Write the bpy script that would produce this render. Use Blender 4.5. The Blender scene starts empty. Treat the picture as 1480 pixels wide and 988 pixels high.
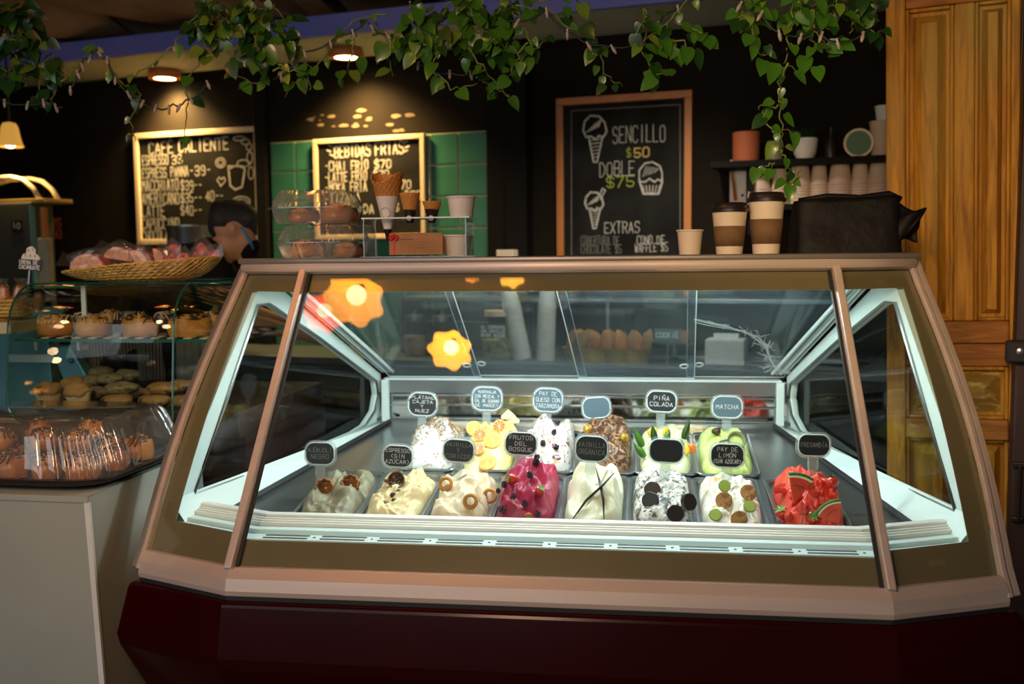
import bpy, bmesh, math, random
from math import sin, cos, pi, radians as R
from mathutils import Vector as V, Matrix as MX, noise as NZ
C = bpy.context.scene.collection
SC = bpy.context.scene
random.seed(7)

# ---------------------------------------------------------------- camera
FP = 1439.0; PITCH = R(5.0); ROLL = 0.0095; CAMZ = 1.35
cam_d = bpy.data.cameras.new('camera'); cam = bpy.data.objects.new('camera', cam_d); C.objects.link(cam)
_c, _s, _cp, _sp = cos(ROLL), sin(ROLL), cos(PITCH), sin(PITCH)
Xc = V((_c, -_s*_sp, -_s*_cp)); Yc = V((_s, _c*_sp, _c*_cp)); Zc = -V((0, _cp, -_sp))
cam.matrix_world = MX.Translation((0, 0, CAMZ)) @ MX((Xc, Yc, Zc)).transposed().to_4x4()
cam_d.sensor_width = 36; cam_d.lens = 35; cam_d.clip_start = .05
cam_d.dof.use_dof = True; cam_d.dof.focus_distance = 2.38; cam_d.dof.aperture_fstop = 2.6; cam_d.dof.aperture_blades = 9
SC.camera = cam

def ray(px, py):
    x = (px-740)/FP; y = -(py-494)/FP
    return Xc*x + Yc*y - Zc
O = V((0, 0, CAMZ))
def atY(px, py, Y):
    d = ray(px, py); return O + d*(Y/d.y)
def atplane(px, py, p, n):
    d = ray(px, py); return O + d*((p-O).dot(n)/d.dot(n))

# ---------------------------------------------------------------- world, light, exposure
w = bpy.data.worlds.new('world'); SC.world = w; w.use_nodes = True
w.node_tree.nodes['Background'].inputs[0].default_value = (.55, .60, .62, 1)
w.node_tree.nodes['Background'].inputs[1].default_value = .06
SC.view_settings.view_transform = 'Standard'; SC.view_settings.look = 'None'
SC.view_settings.gamma = 1; SC.view_settings.use_curve_mapping = False
SC.view_settings.exposure = 0.42

def area(name, loc, target, size, power, color, sy=None):
    d = bpy.data.lights.new(name, 'AREA'); d.energy = power; d.color = color
    d.shape = 'RECTANGLE'; d.size = size; d.size_y = sy or size
    o = bpy.data.objects.new(name, d); C.objects.link(o); o.location = loc
    o.rotation_euler = (V(target)-V(loc)).to_track_quat('-Z', 'Y').to_euler(); return o
# daylight coming in from the street side behind the photographer
area('street_daylight', (-3.0, -2.4, 2.5), (0, 3, 1.0), 5.0, 62, (.86, .95, 1.0), 3.0)
# warm shop lamp over the aisle towards the wooden door, then added fill spots
def spot(name, loc, target, power, color, ang, blend=1, soft=.05):
    d = bpy.data.lights.new(name, 'SPOT'); d.energy = power; d.color = color; d.spot_size = R(ang); d.spot_blend = blend; d.shadow_soft_size = soft
    o = bpy.data.objects.new(name, d); C.objects.link(o); o.location = loc
    o.rotation_euler = (V(target)-V(loc)).to_track_quat('-Z', 'Y').to_euler(); return o
spot('warm_aisle_lamp', (.35, .9, 1.75), (1.35, 3.1, 1.45), 42, (1.0, .66, .28), 66, soft=.15)
spot('warm_left_fill', (-.9, 1.1, 2.0), (-1.15, 2.9, 1.1), 22, (1.0, .66, .34), 60, soft=.12)  # unseen fill, added to brighten the pastry cabinet
spot('aisle_fill_spot', (.45, 3.45, 2.30), (.55, 4.25, .9), 60, (1.0, .90, .74), 95, soft=.06)  # extra unseen spot, put in to light the back counter goods
spot('warm_front_fill', (-.5, .2, 1.95), (0, 2.6, 1.0), 50, (1.0, .60, .34), 95, soft=.2)  # added warm fill that lifts the case trim and border, no fixture

# ---------------------------------------------------------------- materials
def mat(name, col, rough=.5, metal=0, spec=.5, trans=0, emit=None, es=0, alpha=None, coat=0, sss=0):
    m = bpy.data.materials.new(name); m.use_nodes = True; b = m.node_tree.nodes['Principled BSDF']
    b.inputs['Base Color'].default_value = (*col, 1); b.inputs['Roughness'].default_value = rough
    b.inputs['Metallic'].default_value = metal; b.inputs['Specular IOR Level'].default_value = spec
    b.inputs['Transmission Weight'].default_value = trans; b.inputs['Coat Weight'].default_value = coat
    if sss:
        b.inputs['Subsurface Weight'].default_value = sss; b.inputs['Subsurface Radius'].default_value = (.01, .008, .006)
        b.inputs['Subsurface Scale'].default_value = 1
    if emit: b.inputs['Emission Color'].default_value = (*emit, 1); b.inputs['Emission Strength'].default_value = es
    return m
def vary(m, col2, scale=8, thr=(.35, .65), stretch=None, detail=4, bump=0, bscale=None, kind='noise', dist=0, coord='Object'):
    """mix a second colour into the base colour by procedural noise, add bump"""
    nt = m.node_tree; b = nt.nodes['Principled BSDF']; N = nt.nodes.new; L = nt.links.new
    tc = N('ShaderNodeTexCoord'); mp = N('ShaderNodeMapping'); L(tc.outputs[coord], mp.inputs[0])
    if stretch: mp.inputs['Scale'].default_value = stretch
    def tex(k, sc):
        if k == 'noise':
            t = N('ShaderNodeTexNoise'); t.inputs['Scale'].default_value = sc; t.inputs['Detail'].default_value = detail
            t.inputs['Distortion'].default_value = dist; L(mp.outputs[0], t.inputs[0]); return t.outputs['Fac']
        if k == 'wave':
            t = N('ShaderNodeTexWave'); t.inputs['Scale'].default_value = sc; t.inputs['Distortion'].default_value = dist
            t.inputs['Detail'].default_value = detail; L(mp.outputs[0], t.inputs[0]); return t.outputs['Fac']
        if k == 'voro':
            t = N('ShaderNodeTexVoronoi'); t.inputs['Scale'].default_value = sc; L(mp.outputs[0], t.inputs[0]); return t.outputs['Distance']
    if col2 is not None:
        f = tex(kind, scale); r = N('ShaderNodeMapRange'); r.inputs['From Min'].default_value = thr[0]; r.inputs['From Max'].default_value = thr[1]
        L(f, r.inputs[0]); mx = N('ShaderNodeMix'); mx.data_type = 'RGBA'
        src = b.inputs['Base Color']
        if src.is_linked: L(src.links[0].from_socket, mx.inputs[6])
        else: mx.inputs[6].default_value = src.default_value
        mx.inputs[7].default_value = (*col2, 1); L(r.outputs[0], mx.inputs[0]); L(mx.outputs[2], b.inputs['Base Color'])
    if bump:
        f = tex('noise', bscale or scale); bp = N('ShaderNodeBump'); bp.inputs['Strength'].default_value = bump; bp.inputs['Distance'].default_value = .01
        L(f, bp.inputs['Height']); L(bp.outputs[0], b.inputs['Normal'])
    return m
def glassmat(name, tint=(1, 1, 1), refl=1.0, ior=1.5, rough=0.0, haze=0.0, hcol=(.7, .8, .85)):
    m = bpy.data.materials.new(name); m.use_nodes = True; nt = m.node_tree; nt.nodes.clear(); N = nt.nodes.new; L = nt.links.new
    out = N('ShaderNodeOutputMaterial'); mx = N('ShaderNodeMixShader'); lw = N('ShaderNodeLayerWeight'); lw.inputs[0].default_value = .5
    pw = N('ShaderNodeMath'); pw.operation = 'POWER'; pw.inputs[1].default_value = 5; L(lw.outputs['Facing'], pw.inputs[0])
    f0 = ((ior-1)/(ior+1))**2; fr = N('ShaderNodeMath'); fr.operation = 'MULTIPLY_ADD'; fr.inputs[1].default_value = 1-f0; fr.inputs[2].default_value = f0; L(pw.outputs[0], fr.inputs[0])
    t = N('ShaderNodeBsdfTransparent'); t.inputs[0].default_value = (*tint, 1)
    g = N('ShaderNodeBsdfGlossy'); g.inputs['Roughness'].default_value = rough; g.inputs[0].default_value = (refl, refl, refl, 1)
    L(fr.outputs[0], mx.inputs[0]); L(g.outputs[0], mx.inputs[2])
    if haze:
        d = N('ShaderNodeBsdfDiffuse'); d.inputs[0].default_value = (*hcol, 1); m2 = N('ShaderNodeMixShader')
        tx = N('ShaderNodeTexNoise'); tx.inputs['Scale'].default_value = 3.0; tx.inputs['Detail'].default_value = 5
        tc = N('ShaderNodeTexCoord'); L(tc.outputs['Object'], tx.inputs[0])
        mr = N('ShaderNodeMapRange'); mr.inputs[1].default_value = .3; mr.inputs[2].default_value = .75; mr.inputs[3].default_value = haze*.2; mr.inputs[4].default_value = haze
        L(tx.outputs[0], mr.inputs[0]); L(mr.outputs[0], m2.inputs[0]); L(t.outputs[0], m2.inputs[1]); L(d.outputs[0], m2.inputs[2]); L(m2.outputs[0], mx.inputs[1])
    else: L(t.outputs[0], mx.inputs[1])
    L(mx.outputs[0], out.inputs[0]); return m

M = {}
M['black_wall'] = vary(mat('black_wall', (.009, .0068, .0045), .8, spec=.08), (.014, .0105, .007), 2.5, bump=.15, bscale=14)
M['floor'] = vary(mat('floor_concrete', (.10, .085, .07), .6), (.06, .05, .045), 3, bump=.2, bscale=30)
M['ceil'] = vary(mat('ceiling_boards', (.20, .13, .08), .8), (.12, .08, .05), 3)
M['drape'] = vary(mat('drape_cloth', (.30, .20, .12), .9, spec=.1), (.20, .13, .08), 4, bump=.2, bscale=40)
M['blue'] = vary(mat('blue_paint', (.13, .16, .55), .6), (.17, .18, .56), 3, bump=.1)
M['soffit'] = vary(mat('pale_paint', (.34, .38, .33), .7), (.27, .30, .26), 2)
M['black'] = mat('matte_black', (.007, .0062, .0055), .7, spec=.1)
M['tile'] = vary(mat('green_tile', (.026, .125, .082), .22, coat=.3), (.038, .155, .105), 5, coord='Object')
M['grout'] = mat('tile_grout', (.50, .50, .30), .9)
M['board'] = vary(mat('chalkboard', (.009, .0085, .008), .8, spec=.06), (.020, .019, .017), 5)
M['chalk'] = vary(mat('white_chalk', (.55, .53, .46), .95, spec=0), (.36, .35, .31), 60)
M['chalk_dim'] = mat('faint_chalk', (.16, .16, .14), .95, spec=0)
M['chalk_y'] = mat('yellow_chalk', (.60, .42, .12), .95, spec=0)
M['chalk_g'] = mat('green_chalk', (.30, .36, .06), .95, spec=0)
M['frame_pale'] = mat('pale_wood_frame', (.58, .47, .30), .5)
M['frame_orange'] = vary(mat('orange_wood_frame', (.52, .19, .030), .45), (.40, .13, .02), 8, stretch=(1, 1, .1))
M['wood'] = vary(vary(mat('varnished_door_wood', (.62, .28, .025), .6, spec=.25), (.25, .095, .012), 6, (.3, .75), (9, 9, .8), 6, dist=1.0), (.36, .28, .07), 2.2, (.52, .8), (2, 2, .6), bump=.25, bscale=30)
M['wood_red'] = vary(mat('reddish_door_wood', (.46, .17, .03), .6, spec=.25), (.22, .07, .012), 6, (.3, .75), (1, 1, 9), 6, dist=1.0, bump=.2)
M['wood_worn'] = vary(mat('worn_panel_wood', (.30, .16, .03), .3, coat=.5), (.55, .40, .12), 14, (.5, .62), (1, 1, 3), 6, dist=.6, bump=.3)
M['dark_wood'] = vary(mat('dark_frame_wood', (.030, .010, .007), .5), (.05, .016, .010), 8, stretch=(6, 6, .6))
M['burgundy'] = vary(mat('burgundy_lacquer', (.032, .001, .0016), .20, spec=.18), (.022, .0007, .0012), 2)
M['trim_metal'] = vary(mat('pinkish_satin_metal', (.66, .52, .44), .38, metal=.25), (.58, .45, .38), 3, stretch=(.5, 6, 6))
M['grey_metal'] = mat('grey_edge_metal', (.33, .29, .26), .4, metal=.6)
M['gasket'] = mat('black_gasket', (.02, .02, .02), .5)
M['taupe'] = vary(mat('taupe_glass_print', (.24, .165, .085), .30, coat=.4), (.21, .15, .08), 2)
M['glass'] = glassmat('case_glass', (.93, .97, .96), 1.0, 1.5)
M['glass_thin'] = glassmat('clear_glass', (.93, .98, .96), 1.0, 1.45)
M['glass_edge'] = mat('green_glass_edge', (.01, .10, .075), .15, coat=.5)
M['plexi'] = glassmat('rear_door_plexiglass', (.78, .86, .90), 1.0, 1.45, .02, .16, (.50, .60, .68))
M['plexi_edge'] = mat('plexiglass_edge', (.70, .78, .80), .25)
M['white_plastic'] = mat('white_case_plastic', (.72, .86, .84), .4)
M['white_lip'] = mat('ivory_lip', (.86, .84, .78), .35)
M['steel'] = vary(mat('brushed_steel', (.42, .44, .45), .28, metal=.9), (.34, .36, .37), 4)
M['steel_dark'] = mat('dark_steel', (.16, .17, .17), .35, metal=.8)
M['led'] = mat('led_tube', (1, 1, 1), .5, emit=(.86, .97, 1), es=9)
M['clear_plastic'] = glassmat('clear_plastic', (.93, .94, .93), 1.0, 1.9, .05, .10, (.8, .8, .76))
M['ridged_plastic'] = glassmat('ridged_plastic', (.90, .92, .92), 1.0, 2.2, .08, .16, (.8, .82, .8))
M['film'] = glassmat('cellophane_film', (.96, .96, .96), 1.0, 1.6, .10, .08, (.8, .75, .7))
M['sign_clear'] = glassmat('frosted_sign_acrylic', (.90, .93, .93), 1.0, 1.6, .12, .38, (.85, .9, .9))
M['sign_black'] = mat('slate_sign_black', (.022, .026, .030), .35)
M['sign_grey'] = mat('slate_sign_grey', (.10, .16, .20), .4)
M['marker'] = mat('white_marker', (.90, .92, .92), .8, spec=.1)
M['marker_dim'] = mat('rubbed_marker', (.36, .37, .34), .8, spec=.1)
M['paper'] = vary(mat('white_paper', (.80, .77, .72), .6), (.72, .69, .64), 20)
M['paper_warm'] = mat('cream_paper', (.76, .62, .46), .6)
M['kraft'] = vary(mat('kraft_card', (.42, .20, .075), .7), (.36, .17, .06), 30)
M['sleeve'] = vary(mat('cup_sleeve', (.20, .105, .040), .8), (.16, .085, .035), 40)
M['lid'] = mat('black_lid', (.020, .012, .012), .35)
M['waffle'] = mat('waffle_cone', (.62, .27, .065), .6)
M['red'] = mat('red_ribbon', (.55, .015, .02), .5)
M['ink'] = mat('black_ink', (.02, .02, .02), .6)
M['ink_grey'] = mat('grey_ink', (.35, .34, .33), .6)
M['bag'] = vary(mat('black_bag', (.004, .0035, .0035), .6, spec=.2), (.007, .005, .005), 10, bump=.6, bscale=16)
M['teal_steel'] = mat('bluish_painted_steel', (.13, .34, .40), .3, metal=.3)
M['counter'] = vary(vary(mat('cream_counter_paint', (.40, .40, .34), .55), (.36, .36, .31), 3, bump=.08), (.14, .09, .07), 55, (.80, .83))
M['wicker'] = vary(mat('wicker', (.72, .47, .13), .6), (.46, .27, .06), 40, bump=.4)
M['bread'] = vary(mat('baked_dough', (.62, .30, .055), .5), (.40, .13, .02), 14, (.35, .7), bump=.25, bscale=60)
M['bread_orange'] = vary(mat('glazed_orange_dough', (.60, .22, .04), .35, coat=.3), (.38, .11, .02), 14, (.4, .7), bump=.3, bscale=50)
M['choc'] = vary(mat('chocolate', (.045, .018, .010), .35), (.08, .03, .015), 20, bump=.3, bscale=60)
M['choc_milk'] = mat('milk_chocolate', (.16, .06, .025), .35)
M['cookie'] = vary(mat('cookie_dough', (.34, .17, .055), .75), (.045, .02, .01), 55, (.60, .66), bump=.5, bscale=60)
M['cookie_g'] = vary(mat('greenish_cookie', (.26, .20, .09), .75), (.10, .07, .03), 45, (.58, .66), bump=.5, bscale=60)
M['muffin'] = vary(mat('muffin_top', (.42, .22, .07), .75), (.08, .03, .015), 45, (.60, .66), bump=.6, bscale=50)
M['liner'] = mat('muffin_liner', (.62, .45, .24), .7)
M['skin'] = mat('skin', (.50, .26, .15), .5, sss=.1)
M['hair'] = vary(mat('black_hair', (.010, .008, .008), .45), (.02, .015, .014), 60, stretch=(8, 8, 1), bump=.5, bscale=80)
M['shirt'] = mat('black_cotton', (.010, .009, .009), .9, spec=.1)
M['strap'] = mat('blue_strap', (.03, .22, .50), .5)
M['terracotta'] = mat('terracotta', (.42, .105, .035), .7)
M['green_candle'] = mat('olive_jar', (.22, .21, .11), .5)
M['wall_cup'] = vary(mat('kraft_cup_paper', (.62, .45, .34), .6), (.56, .40, .30), 10)
M['bulb'] = mat('lamp_bulb', (1, .8, .4), .4, emit=(1, .72, .32), es=14)
M['down_bulb'] = mat('downlight_glass', (1, .9, .7), .4, emit=(1, .80, .42), es=22)
M['shade_lit'] = mat('amber_lamp_shade', (.75, .42, .12), .4, emit=(1, .50, .08), es=.35)
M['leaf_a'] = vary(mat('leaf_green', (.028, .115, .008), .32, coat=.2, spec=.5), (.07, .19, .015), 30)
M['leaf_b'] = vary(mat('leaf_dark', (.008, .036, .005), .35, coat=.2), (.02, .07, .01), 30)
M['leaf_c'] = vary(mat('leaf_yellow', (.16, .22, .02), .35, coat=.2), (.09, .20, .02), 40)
M['stem'] = mat('vine_stem', (.16, .20, .045), .5)
M['stem_brown'] = mat('dark_stem', (.030, .025, .015), .6)
M['fairy'] = mat('fairy_bulb', (.34, .27, .22), .3)
M['wire'] = mat('dark_wire', (.01, .018, .012), .5)

# ---------------------------------------------------------------- mesh builder
class MB:
    def __init__(s): s.v = []; s.f = []
    def add(s, vs, fs, X=None):
        k = len(s.v); s.v += [tuple(X @ V(p)) if X else tuple(p) for p in vs]; s.f += [tuple(i+k for i in f) for f in fs]; return s
    def box(s, x0, y0, z0, x1, y1, z1, X=None):
        vs = [(x0,y0,z0),(x1,y0,z0),(x1,y1,z0),(x0,y1,z0),(x0,y0,z1),(x1,y0,z1),(x1,y1,z1),(x0,y1,z1)]
        return s.add(vs, [(3,2,1,0),(4,5,6,7),(0,1,5,4),(1,2,6,5),(2,3,7,6),(3,0,4,7)], X)
    def lathe(s, prof, seg=24, X=None, cap=False, wob=None):
        vs = []; n = len(prof)
        for i in range(seg):
            a = 2*pi*i/seg
            for j, (r, z) in enumerate(prof):
                k = wob(a, z) if wob else 1
                vs.append((r*k*cos(a), r*k*sin(a), z))
        fs = [(i*n+j, ((i+1) % seg)*n+j, ((i+1) % seg)*n+j+1, i*n+j+1) for i in range(seg) for j in range(n-1)]
        if cap: fs += [tuple(i*n for i in range(seg))[::-1], tuple(i*n+n-1 for i in range(seg))]
        return s.add(vs, fs, X)
    def tube(s, pts, r, seg=6, X=None, closed=False):
        pts = [V(p) for p in pts]; n = len(pts); vs = []
        up = V((0, 0, 1))
        for i, p in enumerate(pts):
            a = pts[(i-1) % n] if (closed or i > 0) else p; b = pts[(i+1) % n] if (closed or i < n-1) else p
            t = (b-a).normalized(); u = t.cross(up)
            if u.length < .05: u = t.cross(V((1, 0, 0)))
            u.normalize(); w_ = u.cross(t)
            rr = r[i] if isinstance(r, (list, tuple)) else r
            for k in range(seg):
                an = 2*pi*k/seg; vs.append(p + u*(rr*cos(an)) + w_*(rr*sin(an)))
        m = n if closed else n-1
        fs = [(i*seg+k, i*seg+(k+1) % seg, ((i+1) % n)*seg+(k+1) % seg, ((i+1) % n)*seg+k) for i in range(m) for k in range(seg)]
        if not closed: fs += [tuple(range(seg))[::-1], tuple((n-1)*seg+k for k in range(seg))]
        return s.add(vs, fs, X)
    def prism(s, poly, z0, z1, X=None):
        n = len(poly); vs = [(x, y, z0) for x, y in poly]+[(x, y, z1) for x, y in poly]
        fs = [tuple(range(n))[::-1], tuple(range(n, 2*n))]+[(i, (i+1) % n, (i+1) % n+n, i+n) for i in range(n)]
        return s.add(vs, fs, X)
    def grid(s, fn, nu, nv, X=None, closeu=False):
        vs = [fn(i/nu, j/nv) for i in range(nu+(0 if closeu else 1)) for j in range(nv+1)]
        m = nu if closeu else nu+1
        fs = [(i*(nv+1)+j, ((i+1) % m)*(nv+1)+j, ((i+1) % m)*(nv+1)+j+1, i*(nv+1)+j+1) for i in range(nu) for j in range(nv)]
        return s.add(vs, fs, X)
    def sphere(s, c, r, seg=12, rings=8, X=None, wob=0, seed=0):
        rx, ry, rz = (r, r, r) if isinstance(r, (int, float)) else r
        def fn(u, v):
            a = 2*pi*u; b = pi*(v-.5); d = V((cos(a)*cos(b), sin(a)*cos(b), sin(b)))
            k = 1+wob*NZ.noise(d*1.7+V((seed, seed*2.1, 0))) if wob else 1
            return (c[0]+rx*d.x*k, c[1]+ry*d.y*k, c[2]+rz*d.z*k)
        return s.grid(fn, seg, rings, X, True)
    def sweep(s, path, sec, closed_sec=True, X=None, closed=False):
        """path: (x,y) polyline; sec: list of (outward offset, z); mitred joins; outward = right of travel"""
        n = len(path); vs = []
        for i in range(n):
            p = V(path[i]).to_2d(); a = V(path[(i-1) % n]).to_2d() if (closed or i > 0) else None; b = V(path[(i+1) % n]).to_2d() if (closed or i < n-1) else None
            d1 = (p-a).normalized() if a is not None else None; d2 = (b-p).normalized() if b is not None else None
            if d1 is None: d1 = d2
            if d2 is None: d2 = d1
            n1 = V((d1.y, -d1.x)); n2 = V((d2.y, -d2.x)); m = (n1+n2).normalized(); m = m/max(.3, m.dot(n1))
            for (o, z) in sec: vs.append((p.x+m.x*o, p.y+m.y*o, z))
        k = len(sec); kk = k if closed_sec else k-1
        fs = [(i*k+j, ((i+1) % n)*k+j, ((i+1) % n)*k+(j+1) % k, i*k+(j+1) % k) for i in range(n if closed else n-1) for j in range(kk)]
        if closed_sec and not closed: fs += [tuple(range(k)), tuple((n-1)*k+j for j in range(k))[::-1]]
        return s.add(vs, fs, X)
    def obj(s, name, m, parent=None, smooth=False, fix=True, mw=None, bevel=0, sub=0, bseg=2):
        me = bpy.data.meshes.new(name); me.from_pydata(s.v, [], s.f)
        if fix or smooth:
            bm = bmesh.new(); bm.from_mesh(me); bmesh.ops.remove_doubles(bm, verts=bm.verts, dist=1e-6)
            bmesh.ops.recalc_face_normals(bm, faces=bm.faces); bm.to_mesh(me); bm.free()
        if smooth:
            me.polygons.foreach_set('use_smooth', [True]*len(me.polygons))
            if smooth != 'all': me.set_sharp_from_angle(angle=R(42))
        me.materials.append(M[m] if isinstance(m, str) else m)
        o = bpy.data.objects.new(name, me); C.objects.link(o)
        if parent: o.parent = parent
        if mw is not None: o.matrix_local = mw
        if bevel:
            b = o.modifiers.new('bevel', 'BEVEL'); b.width = bevel; b.segments = bseg; b.limit_method = 'ANGLE'; b.angle_limit = R(40)
        if sub:
            b = o.modifiers.new('sub', 'SUBSURF'); b.levels = sub; b.render_levels = sub
        return o
def tag(o, label, cat, group=None, kind=None):
    if label: o['label'] = label
    if cat: o['category'] = cat
    if group: o['group'] = group
    if kind: o['kind'] = kind
    return o
def struct(o): o['kind'] = 'structure'; return o
def thing(name, mw, label, cat, group=None):
    o = bpy.data.objects.new(name, None); C.objects.link(o); o.empty_display_size = .05
    o.matrix_world = mw if isinstance(mw, MX) else MX.Translation(mw)
    return tag(o, label, cat, group)
def dup(root, mw, label=None, group=None):
    r = root.copy(); C.objects.link(r); r.matrix_world = mw if isinstance(mw, MX) else MX.Translation(mw)
    if label: r['label'] = label
    if group: r['group'] = group
    for ch in list(root.children):
        c = ch.copy(); C.objects.link(c); c.parent = r
        for g in list(ch.children):
            d = g.copy(); C.objects.link(d); d.parent = c
    return r
T = MX.Translation
def RZ(a): return MX.Rotation(a, 4, 'Z')
def RX(a): return MX.Rotation(a, 4, 'X')
def RY(a): return MX.Rotation(a, 4, 'Y')
def SCL(a, b=None, c=None): return MX.Diagonal((a, b or a, c or a, 1))
def rrect(w_, h_, r, n=4, cx=0, cy=0):
    out = []
    for (sx, sy, a0) in ((1, 1, 0), (-1, 1, 90), (-1, -1, 180), (1, -1, 270)):
        for k in range(n+1):
            a = R(a0+90*k/n); out.append((cx+sx*(w_/2-r)+r*cos(a), cy+sy*(h_/2-r)+r*sin(a)))
    return out

# stroke lettering (single-stroke capitals drawn as ribbons)
GL = {'A':'002640 1232','B':'00063645443303 3342413000','C':'4536160501103041','D':'00062644422000','E':'46060040 0333','F':'460600 0333',
'G':'453616050110304143 4323','H':'0006 4046 0343','I':'2026','J':'4641301001','K':'0006 460340','L':'060040','M':'0006234640','N':'00064046',
'O':'103041453616050110','P':'00063645443303','Q':'103041453616050110 2240','R':'00063645443303 2340','S':'453616050413334241301001','T':'0646 2620',
'U':'060110304146','V':'062046','W':'0610243046','X':'0046 0640','Y':'062346 2320','Z':'06460040','0':'103041453616050110','1':'152620',
'2':'05163645440040','3':'05163645443313 334241301001','4':'30360242','5':'46060333424130100 1'.replace(' ', ''),'7':'064610','9':'43130405163645413010',
'8':'103041423313020110 134445361605 0413','$':'453616050413334241301001 2027','-':'1333','(':'36141230',')':'16343210','!':'2622','*':'1333 2224',
'Ñ':'00064046 17283748','Á':'002640 1232 2738','É':'46060040 0333 2738','Í':'2026 2738','Ó':'103041453616050110 2738','Ú':'060110304146 2738','Ü':'060110304146 1718 3738','+':'0343 2125','.':'2021',"'":'2624'}
def strokes(mb, pls, wd, y=0.0, seed=1, jit=0):
    """pls: list of polylines in (x,z); flat ribbons in the XZ plane facing -Y"""
    rnd = random.Random(seed)
    for pl in pls:
        pl = [V((x+rnd.uniform(-jit, jit), z+rnd.uniform(-jit, jit))) for x, z in pl]
        for a, b in zip(pl, pl[1:]):
            d = b-a
            if d.length < 1e-6: continue
            d.normalize(); n = V((-d.y, d.x))*wd/2; a2 = a-d*wd*.4; b2 = b+d*wd*.4
            mb.add([(a2.x-n.x, y, a2.y-n.y), (b2.x-n.x, y, b2.y-n.y), (b2.x+n.x, y, b2.y+n.y), (a2.x+n.x, y, a2.y+n.y)], [(0, 1, 2, 3)])
def text(mb, s, x0, x1, z0, z1, wd, y=0.0, seed=1, jit=.03, slope=0):
    n = len(s); adv = (x1-x0)/max(1, n-.3); cw = adv*.70; h = z1-z0; rnd = random.Random(seed)
    for i, ch in enumerate(s):
        if ch == ' ' or ch not in GL: continue
        hh = h*rnd.uniform(.93, 1.06); ox = x0+i*adv; oz = z0+rnd.uniform(-.03, .03)*h+slope*i*adv
        for p in GL[ch].split():
            if len(p) % 2: p = p[:-1]
            pl = [(ox+int(p[k])/4*cw, oz+int(p[k+1])/6*hh) for k in range(0, len(p), 2)]
            strokes(mb, [pl], wd, y, seed+i, jit*cw)
def ell(cx, cz, rx, rz, n=16, a0=0, a1=360): return [(cx+rx*cos(R(a0+(a1-a0)*k/n)), cz+rz*sin(R(a0+(a1-a0)*k/n))) for k in range(n+1)]
# ================================================================= SETTING
def frame(X):
    """pixel -> local coordinates on the local plane y = off of frame X"""
    Xi = X.inverted(); n = (X.to_3x3() @ V((0, 1, 0))).normalized()
    def f(px, py, off=0.0):
        p = atplane(px, py, X @ V((0, off, 0)), n); return Xi @ p
    return f
WM = T((0, 4.8, 0)) @ RZ(R(-20.5)); WP = frame(WM)
def wallobj(mb, name, m, **k): return mb.obj(name, m, mw=None, **k)

floor = MB().box(-5, -3, -.05, 5, 7.5, 0).obj('floor', 'floor'); struct(floor)
ceil = MB().box(-5, -1.0, 2.95, 5, 7.5, 3.0).obj('ceiling', 'ceil'); struct(ceil)
wall = MB().box(-4.5, 0, 0, 4, .12, 2.95).obj('wall_back', 'black_wall'); wall.matrix_world = WM; struct(wall)

def WX(a, b=0, c=0): return WM @ T((a, b, c))
# tiled patch, each tile a child of the wall
tl = WP(393, 207); tr = WP(707, 189)
x0, x1, zt = tl.x, tr.x, (tl.z+tr.z)/2
ts = .155; ncol = max(1, round((x1-x0)/ts)); tw = (x1-x0)/ncol
g = MB().box(x0, -.012, .85, x1, 0, zt).obj('grout_bed', 'grout', wall)
tme = None
for i in range(ncol):
    for j in range(8):
        zz = zt-(j+1)*tw
        if tme is None:
            t0 = MB().box(-tw/2+.004, -.010, -tw/2+.004, tw/2-.004, 0, tw/2-.004).obj('tile', 'tile', wall, bevel=.003); tme = t0
        else:
            t0 = tme.copy(); C.objects.link(t0)
        t0.matrix_local = T((x0+(i+.5)*tw, -.012, zz+tw/2)) @ RY(R(random.uniform(-.3, .3)))
# plaster scars over the tiles
mb = MB()
for k in range(26):
    p = WP(random.uniform(440, 600), random.uniform(170, 192)-abs(random.gauss(0, 5)))
    rr = random.uniform(.006, .022); poly = [(p.x+rr*1.8*random.uniform(.5, 1)*cos(a*pi/4), p.z+rr*.5*random.uniform(.5, 1)*sin(a*pi/4)) for a in range(8)]
    mb.prism(poly, -.001, .001, RX(R(90)))
o = mb.obj('plaster_scar', mat('scraped_plaster', (.17, .125, .07), .9), wall); o['kind'] = 'stuff'; o.location = (0, -.002, 0)
# black upright boards on the wall
n = 1
for (a, b, dp_) in ((378, 392, .05), (709, 742, .05), (742, 770, .09)):
    p, q = WP(a, 300), WP(b, 300)
    s_ = MB().box(p.x, -dp_, 0, q.x, 0, 2.4).obj('trim_%d' % n, 'black', bevel=.004); s_.matrix_world = WM; struct(s_); n += 1

# dropped soffit with blue fascia
pz = WP(775, 60).z
FB = frame(WM); fb = 0
soff = MB().box(-4.5, -.47, pz, 4, 0, pz+.04).obj('trim_%d' % n, 'soffit'); soff.matrix_world = WM; struct(soff); n += 1
fas = MB().box(-4.5, -.505, pz-.003, 4, -.47, pz+.090).obj('trim_%d' % n, 'blue', bevel=.005); fas.matrix_world = WM; struct(fas); n += 1
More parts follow.
